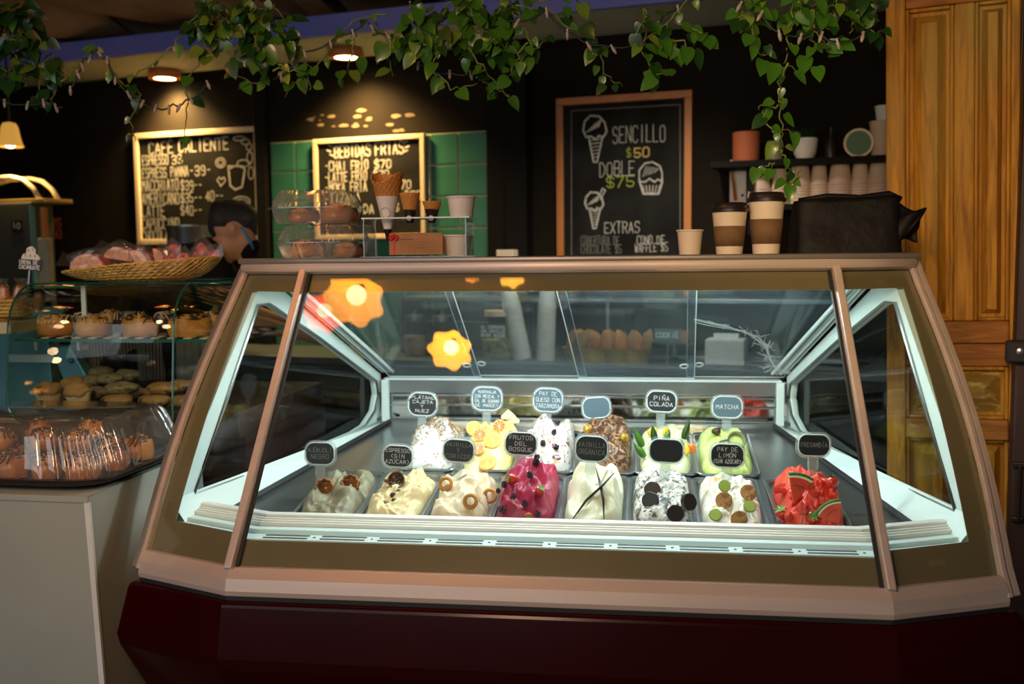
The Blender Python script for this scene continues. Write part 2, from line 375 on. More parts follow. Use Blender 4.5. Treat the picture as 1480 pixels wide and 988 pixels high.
# ceiling beams and draped cloth
for k, (x, wd) in enumerate(((-1.0, .14), (.05, .14), (1.2, .14), (-2.4, .14))):
    b = MB().box(x, -1.9, pz+.10, x+wd, 0, pz+.24).obj('trim_%d' % n, 'ceil', bevel=.005); b.matrix_world = WM; struct(b); n += 1
for k, (xa, xb, lab) in enumerate(((-3.3, -1.9, 'sagging brown cloth under the ceiling at the far left'), (-2.0, -.75, 'sagging tan cloth under the ceiling left of the timber beam'), (-.70, .5, 'sagging tan cloth under the ceiling right of the timber beam'))):
    def fn(u, v, xa=xa, xb=xb, k=k):
        x = xa+(xb-xa)*u; y = -.20-1.75*v
        z = pz+.14+.22*v-.05*sin(pi*u)-.022*sin(v*17+u*6+k)-.015*sin(u*15+v*11+k*2)
        return (x, y, z)
    o = MB().grid(fn, 30, 40).obj('ceiling_cloth', 'drape', smooth='all', fix=False); o.matrix_world = WM
    tag(o, lab, 'cloth', 'cloths draped under the ceiling')

# downlights in the soffit
def downlight(px, py, lab):
    q = atplane(px, py, V((0, 0, pz-.02)), V((0, 0, 1)))
    t = thing('ceiling_light', T((q.x, q.y, pz-.045)), lab, 'light', 'downlights in the soffit')
    MB().lathe([(.055, 0), (.085, 0), (.085, .02), (.075, .045), (.045, .045), (.045, .012)], 28).obj('housing', mat('copper_housing', (.55, .20, .06), .4, metal=.4), t, smooth=True)
    MB().lathe([(0, .004), (.060, .004), (.060, .012), (0, .012)], 24).obj('diffuser', 'down_bulb', t)
    d = bpy.data.lights.new('downlight_spot', 'SPOT'); d.energy = 120; d.color = (1, .62, .22); d.spot_size = R(125); d.spot_blend = 1; d.shadow_soft_size = .05
    so = bpy.data.objects.new('downlight_spot', d); C.objects.link(so); so.location = (q.x, q.y, pz-.06); so.parent = None
    so.rotation_euler = (R(14), 0, R(-20))
downlight(238, 107, 'round copper downlight over the hot coffee chalkboard')
downlight(500, 76, 'round copper downlight over the green tiles')

# ---------------------------------------------------------------- chalkboards
def board(name, quad, z_bot, fw, m, lab, off=-.004):
    p, q = WP(*quad[0]), WP(*quad[1]); x0, x1 = p.x, q.x; zt = (p.z+q.z)/2
    X = WM @ T(((x0+x1)/2, off, z_bot)); t = thing(name, X, lab, 'chalkboard', 'menu chalkboards on the back wall')
    W_, H_ = (x1-x0), zt-z_bot
    MB().box(-W_/2+.004, -.012, .004, W_/2-.004, 0, H_-.004).obj('slate', 'board', t)
    for (a, b, c, d) in ((-W_/2, W_/2, H_-fw, H_), (-W_/2, W_/2, 0, fw), (-W_/2, -W_/2+fw, fw, H_-fw), (W_/2-fw, W_/2, fw, H_-fw)):
        MB().box(a, -.026, c, b, 0, d).obj('frame_rail', m, t, bevel=.003)
    P = frame(X)
    return t, (lambda px, py: (P(px, py, -.0125).x, P(px, py, -.0125).z)), W_, H_
def ptext(mb, L, s, xa, ya, xb, yb, wd, hp, seed=1, jit=.03):
    """text from pixel (xa,ya) lower-left baseline to (xb,yb) lower-right, hp = pixel height"""
    a = L(xa, ya); b = L(xb, yb); c = L(xa, ya-hp)
    sl = (b[1]-a[1])/(b[0]-a[0]); text(mb, s, a[0], b[0], a[1], c[1], wd*.46, -.0135, seed, jit, sl)
def pline(mb, L, pts, wd, seed=1): strokes(mb, [[L(*p) for p in pts]], wd*.7, -.0137, seed)

zb = (WP(377, 351).z)
t, L, W_, H_ = board('menu_chalkboard', ((197, 194), (377, 183)), zb, .028, 'frame_pale', 'pale framed chalkboard listing hot coffees, CAFE CALIENTE')
mb = MB()
ptext(mb, L, 'CAFÉ', 216, 223, 250, 221, .012, 17, 1, .015); ptext(mb, L, 'CALIENTE', 259, 220, 330, 216, .015, 17, 2, .015)
ptext(mb, L, 'ESPRESSO', 206, 239, 243, 237, .011, 14, 3); ptext(mb, L, '33', 249, 237, 263, 235, .013, 13, 4)
ptext(mb, L, 'ESPRESS PANNA', 206, 258, 272, 254, .011, 14, 5); ptext(mb, L, '-39-', 274, 254, 305, 252, .013, 14, 6)
ptext(mb, L, 'MACCHIATO', 206, 276, 258, 275, .012, 16, 7); ptext(mb, L, '$39--', 262, 275, 292, 274, .012, 14, 8)
ptext(mb, L, 'AMERICANO', 206, 295, 259, 294, .012, 16, 9); ptext(mb, L, '$35--', 262, 293, 292, 292, .012, 14, 10); ptext(mb, L, '40--', 298, 290, 323, 289, .012, 13, 11)
ptext(mb, L, 'LATTE', 206, 313, 238, 313, .012, 16, 12); ptext(mb, L, '$40--', 262, 311, 292, 310, .012, 14, 13)
ptext(mb, L, 'CAPUCCINO', 206, 331, 259, 330, .012, 15, 14); ptext(mb, L, 'CHOCOLATE', 206, 348, 255, 347, .011, 14, 15)
mw = MB()
# chalk drawings: leaves, bean, glass, heart, cup
pline(mw, L, [(330, 240), (333, 268), (340, 274), (350, 270), (354, 245), (351, 240), (330, 240)], .013)
pline(mw, L, [(333, 243), (342, 239), (353, 243)], .010)
for (a, b, c, d, rot) in ((352, 236, 9, 5, 0), (361, 228, 4, 9, 0), (363, 250, 4, 9, 0), (346, 200, 9, 3, 0), (355, 205, 6, 4, 0), (360, 212, 4, 5, 0), (319, 235, 7, 7, 0), (319, 235, 4, 4, 0)):
    pline(mw, L, [(a+c*cos(k*pi/6), b+d*sin(k*pi/6)) for k in range(13)], .008)
pline(mw, L, [(319, 268), (314, 260), (317, 256), (320, 259), (324, 256), (326, 261), (319, 269)], .009)
pline(mw, L, [(349+12*cos(k*pi/8), 290+6*sin(k*pi/8)) for k in range(17)], .010); pline(mw, L, [(349+8*cos(k*pi/8), 291+3*sin(k*pi/8)) for k in range(17)], .007)
pline(mw, L, [(361, 291), (362, 300), (357, 308)], .008); pline(mw, L, [(365, 315), (368, 325), (366, 330)], .012)
mw.obj('chalk_drawing', 'chalk', t, fix=False); mb.obj('chalk_lettering', 'chalk', t, fix=False)

t, L, W_, H_ = board('menu_chalkboard', ((459, 204), (619, 193)), WP(560, 345).z, .024, 'frame_pale', 'pale framed chalkboard on the green tiles, BEBIDAS FRIAS', -.026)
mb = MB(); mw = MB()
ptext(mb, L, 'BEBIDAS', 484, 228, 535, 224, .015, 17, 21, .015); ptext(mb, L, 'FRÍAS', 543, 224, 583, 221, .015, 17, 22, .015)
for k, (x, y) in enumerate(((477, 210), (475, 217), (479, 223), (586, 206), (588, 213), (586, 219))): pline(mw, L, [(x-2, y), (x+3, y+(2 if k < 3 else -2))], .010)
ptext(mb, L, '-CHAI FRÍO', 470, 247, 532, 244, .012, 13, 23); ptext(mb, L, '$70', 542, 244, 565, 242, .013, 12, 24)
ptext(mb, L, '-LATTE FRÍO', 470, 263, 530, 260, .012, 13, 25); ptext(mb, L, '$70', 540, 259, 562, 257, .012, 12, 26)
ptext(mb, L, '-MOKA FRÍA', 470, 278, 530, 276, .012, 13, 27); ptext(mb, L, '$70', 572, 273, 594, 272, .012, 12, 28)
ptext(mb, L, '-TIZANA', 470, 294, 520, 292, .012, 13, 29); ptext(mb, L, '$70', 585, 288, 608, 287, .012, 12, 30)
ptext(mb, L, '-LIMONADA', 470, 310, 540, 308, .012, 13, 31); ptext(mb, L, '$60', 570, 305, 596, 304, .012, 12, 32)
mw.obj('chalk_drawing', 'chalk', t, fix=False); mb.obj('chalk_lettering', 'chalk', t, fix=False)

t, L, W_, H_ = board('menu_chalkboard', ((806, 143), (1002, 131)), WP(900, 440).z, .034, 'frame_orange', 'large orange framed chalkboard with ice cream drawings and prices, SENCILLO $50')
mb = MB(); md = MB(); mw = MB()
pline(md, L, [(826, 440), (826, 160), (983, 151), (983, 440)], .006)
ptext(mb, L, 'SENCILLO', 886, 207, 961, 204, .008, 24, 41, .02); ptext(mb, L, 'DOBLE', 867, 255, 917, 252, .008, 20, 42, .02)
ptext(mb, L, 'EXTRAS', 874, 337, 924, 336, .008, 16, 43)
ptext(md, L, 'COBERTURA DE', 840, 353, 895, 353, .007, 12, 44); ptext(md, L, 'CHOCOLATE $5', 840, 366, 898, 366, .007, 12, 45)
ptext(mb, L, 'CONO DE', 921, 353, 960, 352, .007, 12, 46); ptext(mb, L, 'WAFFLE $5', 918, 364, 965, 363, .007, 12, 47)
def cone(cx, cy, s, mbx):
    pline(mbx, L, [(cx-17*s, cy), (cx-15*s, cy-12*s), (cx-7*s, cy-21*s), (cx+6*s, cy-20*s), (cx+14*s, cy-11*s), (cx+17*s, cy+2*s), (cx+12*s, cy+10*s), (cx+5*s, cy+8*s), (cx+2*s, cy+14*s), (cx-6*s, cy+9*s), (cx-13*s, cy+10*s), (cx-17*s, cy)], .012)
    pline(mbx, L, [(cx-9*s, cy+10*s), (cx-2*s, cy+46*s), (cx+3*s, cy+46*s), (cx+11*s, cy+10*s)], .010)
    for k in range(6): pline(mbx, L, [(cx-(7-k)*s, cy+(15+5*k)*s), (cx+(8-k)*s, cy+(13+5*k)*s)], .005)
    for k in range(9): pline(mbx, L, [(cx-(12-k*2.2)*s, cy+(3-k)*s), (cx+(1+k)*s, cy-(10+k*.6)*s)], .006)
cone(860, 188, 1.0, mw); cone(859, 294, .78, mw)
pline(mw, L, [(868, 288), (875, 275), (871, 272), (866, 284)], .008)
pline(mw, L, [(924, 262), (924, 246), (932, 236), (943, 234), (954, 240), (957, 250), (957, 262), (951, 259), (946, 263), (939, 258), (932, 263), (924, 262)], .010)
pline(mw, L, [(925, 264), (930, 280), (952, 280), (957, 264)], .012)
for k in range(6): pline(mw, L, [(929+5*k, 268), (931+4*k, 278)], .007)
for k in range(7): pline(mw, L, [(929+3*k, 255-k), (934+3*k, 240+k*.5)], .004)
mw.obj('chalk_drawing', 'chalk', t, fix=False); mb.obj('chalk_lettering', 'chalk', t, fix=False); md.obj('chalk_border', 'chalk_dim', t, fix=False)
mb = MB(); ptext(mb, L, '50', 917, 227, 938, 226, .013, 13, 48); mb.obj('price_lettering', 'chalk_y', t, fix=False)
mb = MB(); ptext(mb, L, '$', 906, 227, 914, 226, .008, 13, 49); ptext(mb, L, '$75', 877, 271, 916, 269, .012, 15, 50); mb.obj('price_lettering', 'chalk_g', t, fix=False)

# ---------------------------------------------------------------- shelves right on the wall
def wthing(name, px, py, off, lab, cat, group=None):
    p = WP(px, py, off); return thing(name, WM @ T((p.x, off, p.z)), lab, cat, group), p
zs1 = WP(1160, 232, -.12).z; zs2 = WP(1100, 297, -.12).z
xa = WP(1040, 232, 0).x
for z, lab in ((zs1, 'upper black wall shelf holding small pots'), (zs2, 'lower black wall shelf holding stacked paper cups')):
    t = thing('wall_shelf', WM @ T((xa, 0, z-.025)), lab, 'shelf', 'black shelves on the back wall')
    MB().box(0, -.24, 0, 1.3, 0, .025).obj('board', 'black', t)
    for bx in (.15, 1.1): MB().box(bx, -.2, -.10, bx+.02, 0, 0).obj('bracket', 'black', t)
def onshelf(px, z, off=-.12):
    lo = WP(px, 260, off); return WM @ T((lo.x, off, z))
def cupmesh(h=.095, r0=.038, r1=.046): return [(0, 0), (r1, 0), (r1+.003, .002), (r1+.003, .006), (r1, .008), (r0, h), (0, h)]
cup0 = None
labs = ['first', 'second', 'third', 'fourth', 'fifth', 'sixth', 'seventh']
for k, (px, top, r1) in enumerate(((1098, 237, .047), (1127, 238, .033), (1156, 231, .046), (1184, 231, .035), (1214, 230, .047), (1243, 231, .035), (1271, 230, .046))):
    t = thing('paper_cup_stack', onshelf(px, zs2+.0), 'stack of upturned tan paper cups, %s from the left on the lower wall shelf' % labs[k], 'cup stack', 'upturned cup stacks on the lower shelf')
    base = MB().lathe([(0, 0), (r1, 0), (r1+.003, .003), (r1+.001, .012), (r1-.001, .013)], 22).obj('cup', 'wall_cup', t, smooth=True)
    tall = zs1-zs2-.06-(.0 if k not in (0, 1) else .018)
    nn = int((tall-.04)/.0125)
    for j in range(1, nn):
        c = base.copy(); C.objects.link(c); c.location = (0, 0, j*.0125); c.rotation_euler = (0, 0, j)
    MB().lathe([(r1, 0), (r1+.003, .003), (r1, .010), (r1*.80, .085), (r1*.78, .088), (0, .086)], 22).obj('cup', 'wall_cup', t, smooth=True).location = (0, 0, nn*.0125)
# upper shelf things
t = thing('flower_pot', onshelf(1078, zs1), 'terracotta orange flower pot at the left end of the upper wall shelf', 'pot')
MB().lathe([(0, 0), (.050, 0), (.056, .02), (.058, .125), (.055, .128), (.050, .12), (.046, .02), (0, .02)], 28).obj('pot_body', 'terracotta', t, smooth=True)
t = thing('olive_jar', onshelf(1119, zs1), 'small olive jar with a wick beside the terracotta pot', 'jar')
MB().lathe([(0, 0), (.032, 0), (.034, .01), (.034, .08), (.030, .085), (0, .085)], 22).obj('jar_body', 'green_candle', t, smooth=True); MB().tube([(0, 0, .085), (.002, 0, .105)], .004).obj('wick', 'black', t)
t = thing('plant_pot', onshelf(1163, zs1), 'rounded white plant pot in the middle of the upper wall shelf', 'pot')
MB().lathe([(0, 0), (.030, 0), (.045, .03), (.051, .075), (.051, .09), (.047, .09), (.044, .075), (0, .07)], 28).obj('pot_body', 'paper', t, smooth=True)
mb = MB()
for k in range(40):
    a = random.uniform(0, 6.28); r_ = random.uniform(.02, .09); mb.tube([(0, 0, .07), (r_*.6*cos(a), r_*.6*sin(a), .12), (r_*cos(a), r_*sin(a), .11+random.uniform(0, .04))], .0015, 3)
mb.obj('foliage', 'leaf_b', t)['kind'] = 'stuff'
t = thing('glass_bottle', onshelf(1200, zs1), 'small dark glass bottle between white pot and round tin', 'bottle')
MB().lathe([(0, 0), (.026, 0), (.026, .06), (.010, .09), (.009, .13), (0, .13)], 18).obj('bottle_body', 'lid', t, smooth=True)
t = thing('round_tin', onshelf(1240, zs1, -.16) @ T((0, 0, .058)), 'round tin with green face standing on its rim on the upper shelf', 'tin')
MB().lathe([(0, 0), (.050, 0), (.050, .008), (.058, .010), (.058, -.03), (0, -.03)], 30, RX(R(90))).obj('rim', 'paper_warm', t, smooth=True)
MB().lathe([(0, .0015), (.049, .0015)], 30, RX(R(90))).obj('face', mat('green_face', (.10, .19, .12), .8), t)
t = thing('paper_tub_stack', onshelf(1274, zs1), 'tan paper tub with a printed cup on top, beside the wooden door', 'tub')
MB().lathe([(0, 0), (.042, 0), (.050, .13), (.053, .135), (.053, .145), (0, .145)], 24).obj('tub_body', 'wall_cup', t, smooth=True)
o = MB().lathe([(0, 0), (.034, 0), (.042, .055), (.044, .06), (0, .06)], 24).obj('top_cup', 'paper', t, smooth=True); o.location = (.01, 0, .145)
# framed opener card at the left end of the lower shelf
p = WP(1066, 262, -.03)
t = thing('wall_plaque', WM @ T((p.x, -.004, p.z)), 'narrow white plaque with an orange grip hung left of the cup stacks', 'plaque')
MB().box(-.036, -.012, -.095, .036, 0, .095).obj('plate', 'paper', t, bevel=.003)
MB().tube([(-.022, -.014, .09), (-.026, -.03, .05), (-.018, -.035, 0), (-.012, -.028, -.05), (-.010, -.014, -.08)], .008).obj('grip', 'frame_orange', t, smooth=True)
for zz in (.06, -.06): MB().sphere((.02, -.014, zz), .006).obj('screw', 'black', t)

# ---------------------------------------------------------------- back counter under the wall with goods seen through the case
t = thing('back_counter', WX(.25, 0, 0), 'dark back counter with steel top running under the chalkboards', 'counter')
MB().box(-2.6, -.50, .08, 2.2, -.02, .86).obj('body', 'black', t); MB().box(-2.6, -.53, .86, 2.2, -.02, .89).obj('worktop', 'steel_dark', t, bevel=.004)
t = thing('open_shelf', WX(.45, 0, 0), 'steel open shelf unit standing against the wall below the orange framed board', 'shelf')
for z in (.90, 1.14): MB().box(-.9, -.30, z, 1.1, -.03, z+.018).obj('shelf_board', 'steel', t, bevel=.002)
for x in (-.9, .1, 1.09): MB().box(x, -.30, .895, x+.015, -.03, 1.16).obj('upright', 'steel', t)
def gx(px, z, off):
    lo = WP(px, 470, off); return WM @ T((lo.x, off, z))
ztop = .89
for k, (px, lean, lab) in enumerate(((755, -12, 'tall leaning stack of white paper cups seen through the rear doors'), (788, 2, 'upright stack of white paper cups seen through the rear doors'))):
    t = thing('paper_cup_stack', gx(px, .891, -.40) @ RY(R(lean)), lab, 'cup stack', 'white cup stacks on the back counter')
    b0 = MB().lathe([(.036, 0), (.040, .002), (.041, .010), (.038, .013)], 20).obj('cup', 'paper', t, smooth=True)
    for j in range(1, 17):
        c = b0.copy(); C.objects.link(c); c.location = (0, 0, j*.013)
    MB().lathe([(.040, 0), (.042, .008), (.033, .09), (0, .09)], 20).obj('cup', 'paper', t, smooth=True).location = (0, 0, 17*.013)
t = thing('seed_jar', gx(723, .891, -.38), 'wide clear jar of seeds and nuts on the back counter', 'jar')
MB().lathe([(0, 0), (.075, 0), (.085, .02), (.085, .17), (.065, .19), (.065, .21)], 28).obj('jar_glass', 'glass_thin', t, smooth=True)
MB().lathe([(0, .005), (.070, .005), (.079, .02), (.079, .085), (0, .09)], 24, wob=lambda a, z: 1+.03*sin(a*7+z*90)).obj('seeds', vary(mat('mixed_seeds', (.42, .38, .16), .8), (.10, .06, .02), 60, (.5, .62), bump=.7, bscale=60), t, smooth=True)
MB().lathe([(0, .19), (.070, .19), (.070, .215), (0, .215)], 24).obj('lid', 'paper_warm', t, smooth=True)
o = MB().box(-.05, -.088, .10, .05, -.086, .15); 
mb = MB()
for i, s in enumerate(('SI ESPERAS', 'UN ANTOJO', 'BIEN HECHO')): text(mb, s, -.055, .055, .14-.018*i, .152-.018*i, .003, -.0875, i)
mb.obj('label_lettering', 'marker', t, fix=False)
for k, (px, off, lab) in enumerate(((850, -.42, 'wicker basket of bagged brown cookies on the back counter'), (905, -.42, 'second basket of bagged cookies with a COOKIE sign behind the rear doors'))):
    t = thing('bag_basket', gx(px, .891, off), lab, 'basket', 'goods on the back counter')
    MB().lathe([(0, 0), (.085, 0), (.10, .06), (.102, .065), (.095, .06), (.08, .012), (0, .012)], 28, SCL(1.1, .8, 1)).obj('basket_body', 'wicker', t, smooth=True)
    for j in range(6):
        mb = MB(); mb.sphere((0, 0, .05), (.032, .012, .055), 10, 8, wob=.3, seed=j)
        o = mb.obj('cookie_bag', 'cookie' if j % 2 else 'bread_orange', t, smooth='all'); o.matrix_local = T((-.075+.03*j, random.uniform(-.02, .02), .035)) @ RY(R(random.uniform(-20, 20))) @ RZ(R(random.uniform(-30, 30)))
t = thing('price_sign', gx(965, .891, -.45), 'dark slate sign reading COOKIE beside the glass cake stand', 'sign')
MB().box(-.055, -.004, .09, .055, 0, .15).obj('plate', 'sign_grey', t, bevel=.006); MB().box(-.004, -.003, 0, .004, -.001, .09).obj('stake', 'steel', t)
mb = MB(); text(mb, 'COOKIE', -.046, .046, .115, .135, .0035, -.0046, 3); mb.obj('lettering', 'marker', t, fix=False)
t = thing('cake_stand', gx(975, .891, -.30), 'glass cake stand with a round cake on the back counter', 'cake stand')
MB().lathe([(0, 0), (.05, 0), (.015, .02), (.012, .07), (.09, .08), (.092, .088), (0, .088)], 28).obj('stand', 'steel', t, smooth=True)
MB().lathe([(0, .089), (.07, .089), (.072, .12), (.066, .13), (0, .13)], 28).obj('cake', 'bread_orange', t, smooth=True)
t = thing('tissue_box', gx(1050, .891, -.38), 'white napkin dispenser on the back counter at the right', 'box')
MB().box(-.08, -.05, 0, .08, .05, .11).obj('box_body', 'paper', t, bevel=.008); MB().box(-.05, -.015, .11, .05, .015, .13).obj('napkin', 'marker', t)
for k, px in enumerate((640, 600)):
    t = thing('glass_jar', gx(px, .891, -.35), ('clear lidded jar of brown sugar, right of its twin', 'clear lidded jar of brown sugar, nearer the chalkboard of cold drinks')[k], 'jar', 'sugar jars on the back counter')
    MB().lathe([(0, 0), (.05, 0), (.055, .01), (.055, .13), (.04, .15), (.04, .16)], 24).obj('jar_glass', 'glass_thin', t, smooth=True)
    MB().lathe([(0, .005), (.049, .005), (.050, .09), (0, .09)], 20).obj('sugar', 'cookie', t, smooth=True)
    MB().lathe([(0, .16), (.045, .16), (.045, .185), (.01, .19), (.01, .21), (0, .21)], 20).obj('lid', 'steel', t, smooth=True)
t = thing('small_box', gx(734, WP(734, 369, -.4).z, -.40), 'small cream carton peeking over the case top', 'box')
MB().box(-.04, -.03, -.15, .04, .03, .025).obj('carton', 'paper_warm', t, bevel=.003)

# ---------------------------------------------------------------- carved wooden door on the right
_dp = atY(1281, 250, 3.0); DM = T((_dp.x, 3.0, _dp.z)) @ RZ(R(-21)) @ RY(R(-1.4)) @ T((0, 0, -_dp.z)); DP = frame(DM)
door = MB().box(0, .012, .02, .47, .030, 2.6).obj('door_1', 'wood'); door.matrix_world = DM; struct(door)
def dpt(px, py, off=0.0): p = DP(px, py, off); return p.x, p.z
def dz(py, px=1370): return dpt(px, py)[1]
def dx(px, py=250): return dpt(px, py)[0]
xs = [dx(v) for v in (1281, 1309, 1378, 1408, 1464)]
DW = xs[4]
z_r1a, z_r1b = dz(495, 1420), dz(463, 1420); z_top = dz(12, 1340); z_r2a, z_r2b = dz(634, 1430), dz(605, 1430)
def dbox(name, a, z0, b, z1, y0=-.02, y1=.012, m='wood', bev=.006): return MB().box(a, y0, z0, b, y1, z1).obj(name, m, door, bevel=bev)
dbox('stile', 0, .02, xs[1], 2.6, -.024); dbox('stile', xs[4]-.008, .02, xs[4]+.015, 2.6, -.024)
dbox('mullion', xs[2], z_r1b, xs[3], z_top, -.020)
dbox('rail', xs[1], z_top, xs[4]-.008, z_top+.12, -.022, m='wood_red'); dbox('rail', xs[1], z_r1a, xs[4]-.008, z_r1b, -.026, m='wood_red')
dbox('rail', xs[1], z_r2a, xs[4]-.008, z_r2b, -.030, m='wood_red'); dbox('rail', xs[1], z_r1a-.07, xs[4]-.008, z_r1a, -.010, m='wood_red')
dbox('rail', xs[1], z_top+.12, xs[4]-.008, 2.6, -.018)
dbox('rail', xs[1], .02, xs[4]-.008, .18, -.022)
def raised(a, b, z0, z1, mg, m, dep=.026):
    mb = MB(); y0, y1 = .011, .011-dep
    v = [(a+.012, y0, z0+.012), (b-.012, y0, z0+.012), (b-.012, y0, z1-.012), (a+.012, y0, z1-.012), (a+mg, y1, z0+mg), (b-mg, y1, z0+mg), (b-mg, y1, z1-mg), (a+mg, y1, z1-mg)]
    mb.add(v, [(4, 5, 6, 7), (0, 1, 5, 4), (1, 2, 6, 5), (2, 3, 7, 6), (3, 0, 4, 7), (0, 3, 2, 1)])
    return mb.obj('panel', m, door)
# mouldings round each sunk panel, then the raised field with a sunk slot
def sunk(a, b, z0, z1, m='wood'):
    for q in ((a, z0, a+.010, z1), (b-.010, z0, b, z1), (a+.010, z1-.010, b-.010, z1), (a+.010, z0, b-.010, z0+.010)): dbox('moulding', *q, -.013, .012, 'wood', .004)
    raised(a+.008, b-.008, z0+.008, z1-.008, min(.055, (b-a)*.28), m)
sunk(xs[1], xs[2], z_r1b, z_top); sunk(xs[3], xs[4]-.008, z_r1b, z_top)
sunk(xs[1], xs[4]-.008, z_r2b, z_r1a-.07, 'wood_worn'); sunk(xs[1], xs[2]+.02, .18, z_r2a); sunk(xs[3]-.01, xs[4]-.008, .18, z_r2a)
dbox('rail', xs[2]+.02, .18, xs[3]-.01, z_r2a, -.02)
# dark door frame with lock and bolt
FM = T((1.44, 2.78, 0)) @ RZ(R(-21)); FPp = frame(FM)
fr = MB().box(FPp(1467, 500).x, 0, 0, FPp(1467, 500).x+.55, .08, 2.75).obj('trim_%d' % n, 'dark_wood', bevel=.01); fr.matrix_world = FM; struct(fr); n += 1
MB().box(FPp(1467, 500).x-.002, .08, 0, FPp(1467, 500).x+.05, .25, 2.75).obj('jamb', 'dark_wood', fr)
a, b = FPp(1453, 525, -.03), FPp(1482, 492, -.03)
MB().box(a.x, -.035, a.z, b.x+.01, 0, b.z).obj('rim_lock', 'lid', fr, bevel=.008)
c = FPp(1475, 508, -.04); MB().lathe([(0, 0), (.010, 0), (.010, .006), (.004, .008), (0, .008)], 18, T((c.x, -.035, c.z)) @ RX(R(90))).obj('lock_cylinder', 'steel', fr, smooth=True)
a, b = FPp(1464, 755, -.03), FPp(1478, 672, -.03)
MB().box(a.x+.01, -.03, a.z, b.x, -.005, b.z).obj('bolt_bar', 'lid', fr, bevel=.006); MB().box(a.x-.004, -.022, b.z-.012, b.x+.01, 0, b.z+.006).obj('bolt_bracket', 'lid', fr, bevel=.004); MB().box(a.x-.004, -.022, a.z, b.x+.01, 0, a.z+.015).obj('bolt_bracket', 'lid', fr, bevel=.004)
wr = MB().box(2.0, -3, 0, 2.1, 3.2, 2.95).obj('wall_right', 'dark_wood'); struct(wr)
wl = MB().box(-3.9, 1.0, 0, -3.8, 6.4, 2.95).obj('wall_left', 'black_wall'); struct(wl)
# ================================================================= GELATO DISPLAY CASE
CM = T((.065, 2.043, 0)) @ RZ(R(-7.45)); CP = frame(CM); CMi = CM.inverted()
def CW(x, y, z): return CM @ T((x, y, z))
case = thing('gelato_display_case', CM, 'large wedge-shaped gelato display case with sloping glass and burgundy base', 'display case')
# front path, left to right, with the two angled corners (footprint at the glass foot)
A_, B_, C_, D_ = (-.703, 0), (.703, 0), (-.96, .105), (.96, .105)
SL, SR = (-.66, 1.13), (.66, 1.13)
full = [SL, C_, A_, B_, D_, SR]
# burgundy base: bulging lacquered shell
MB().sweep([SL, (-.972, .10), (-.708, -.004), (.708, -.004), (.972, .10), SR][::1], [(0, .60), (.008, .598), (.013, .588), (.034, .48), (.030, .455), (-.09, .14), (-.13, .13), (-.13, .59)], True).obj('base', 'burgundy', case, bevel=.005)
MB().sweep([SL, C_, A_, B_, D_, SR], [(-.10, 0), (-.10, .14), (-.13, .14), (-.13, 0)]).obj('kick_plate', 'black', case)
MB().sweep([C_, A_, B_, D_], [(-.012, .590), (.002, .590), (.002, .612), (-.012, .612)]).obj('gasket', 'gasket', case)
# pinkish metal sill
MB().sweep([C_, A_, B_, D_], [(-.03, .61), (.006, .61), (.008, .622), (.002, .648), (-.016, .668), (-.03, .668)]).obj('sill', 'trim_metal', case, bevel=.002)
# glass planes: foot line and head line
fL = [(-.95, .128, .665), (-.703, .020, .665), (.703, .020, .665), (.95, .128, .665)]
hL = [(-.862, .572, 1.312), (-.664, .459, 1.312), (.664, .459, 1.312), (.862, .572, 1.312)]
def lerp(a, b, t): return V(a)*(1-t)+V(b)*t
def quad_ring(outer, inner, th, n=None):
    """flat border between two 4-point loops, with thickness along the normal n"""
    nn = (V(outer[1])-V(outer[0])).cross(V(outer[2])-V(outer[0])).normalized()*th if n is None else n
    m = MB(); k = len(outer); vs = [V(p) for p in outer]+[V(p) for p in inner]+[V(p)+nn for p in outer]+[V(p)+nn for p in inner]
    fs = []
    for i in range(k):
        j = (i+1) % k; fs += [(i, j, k+j, k+i), (2*k+j, 2*k+i, 3*k+i, 3*k+j), (i, 2*k+i, 2*k+j, j), (k+j, 3*k+j, 3*k+i, k+i)]
    return m.add(vs, fs)
def panel(i, name, u0, u1, b, tt, bow=0, glab=None):
    a0, a1, h1, h0 = fL[i], fL[i+1], hL[i+1], hL[i]
    def P(u, v): return lerp(lerp(a0, a1, u), lerp(h0, h1, u), v)
    nn = (V(a1)-V(a0)).cross(V(h0)-V(a0)).normalized(); ins = -nn if nn.y < 0 else nn
    # gently bowed outer edges on the corner panels
    N_ = 8
    def edge(u, v, sgn): return P(u+sgn*bow*sin(pi*v), v)
    left = [edge(0, v/N_, -1 if i == 0 else 0) for v in range(N_+1)]; right = [edge(1, v/N_, 1 if i == 2 else 0) for v in range(N_+1)]
    m = MB(); vs = left+right; m.add(vs, [(k, N_+1+k, N_+2+k, k+1) for k in range(N_)])
    g = m.obj('glass_panel', 'glass', case)
    sol = g.modifiers.new('thickness', 'SOLIDIFY'); sol.thickness = .005
    li = [edge(u0[0]+(u0[1]-u0[0])*v/N_, b+(tt-b)*v/N_, -.5 if i == 0 else 0) for v in range(N_+1)]
    ri = [edge(u1[0]+(u1[1]-u1[0])*v/N_, b+(tt-b)*v/N_, .5 if i == 2 else 0) for v in range(N_+1)]
    outer = left+right[::-1]; inner = li+ri[::-1]
    off = ins*.006
    quad_ring([p+off for p in outer], [p+off for p in inner], 0, ins*.0015).obj('printed_border', 'taupe', case)
    return P, ins
Pc, insC = panel(1, 'c', (.012, .012), (.988, .988), .085, .925)
Pl, insL = panel(0, 'l', (.20, .14), (.985, .965), .105, .925, .13)
Pr, insR = panel(2, 'r', (.015, .035), (.80, .86), .105, .925, .13)
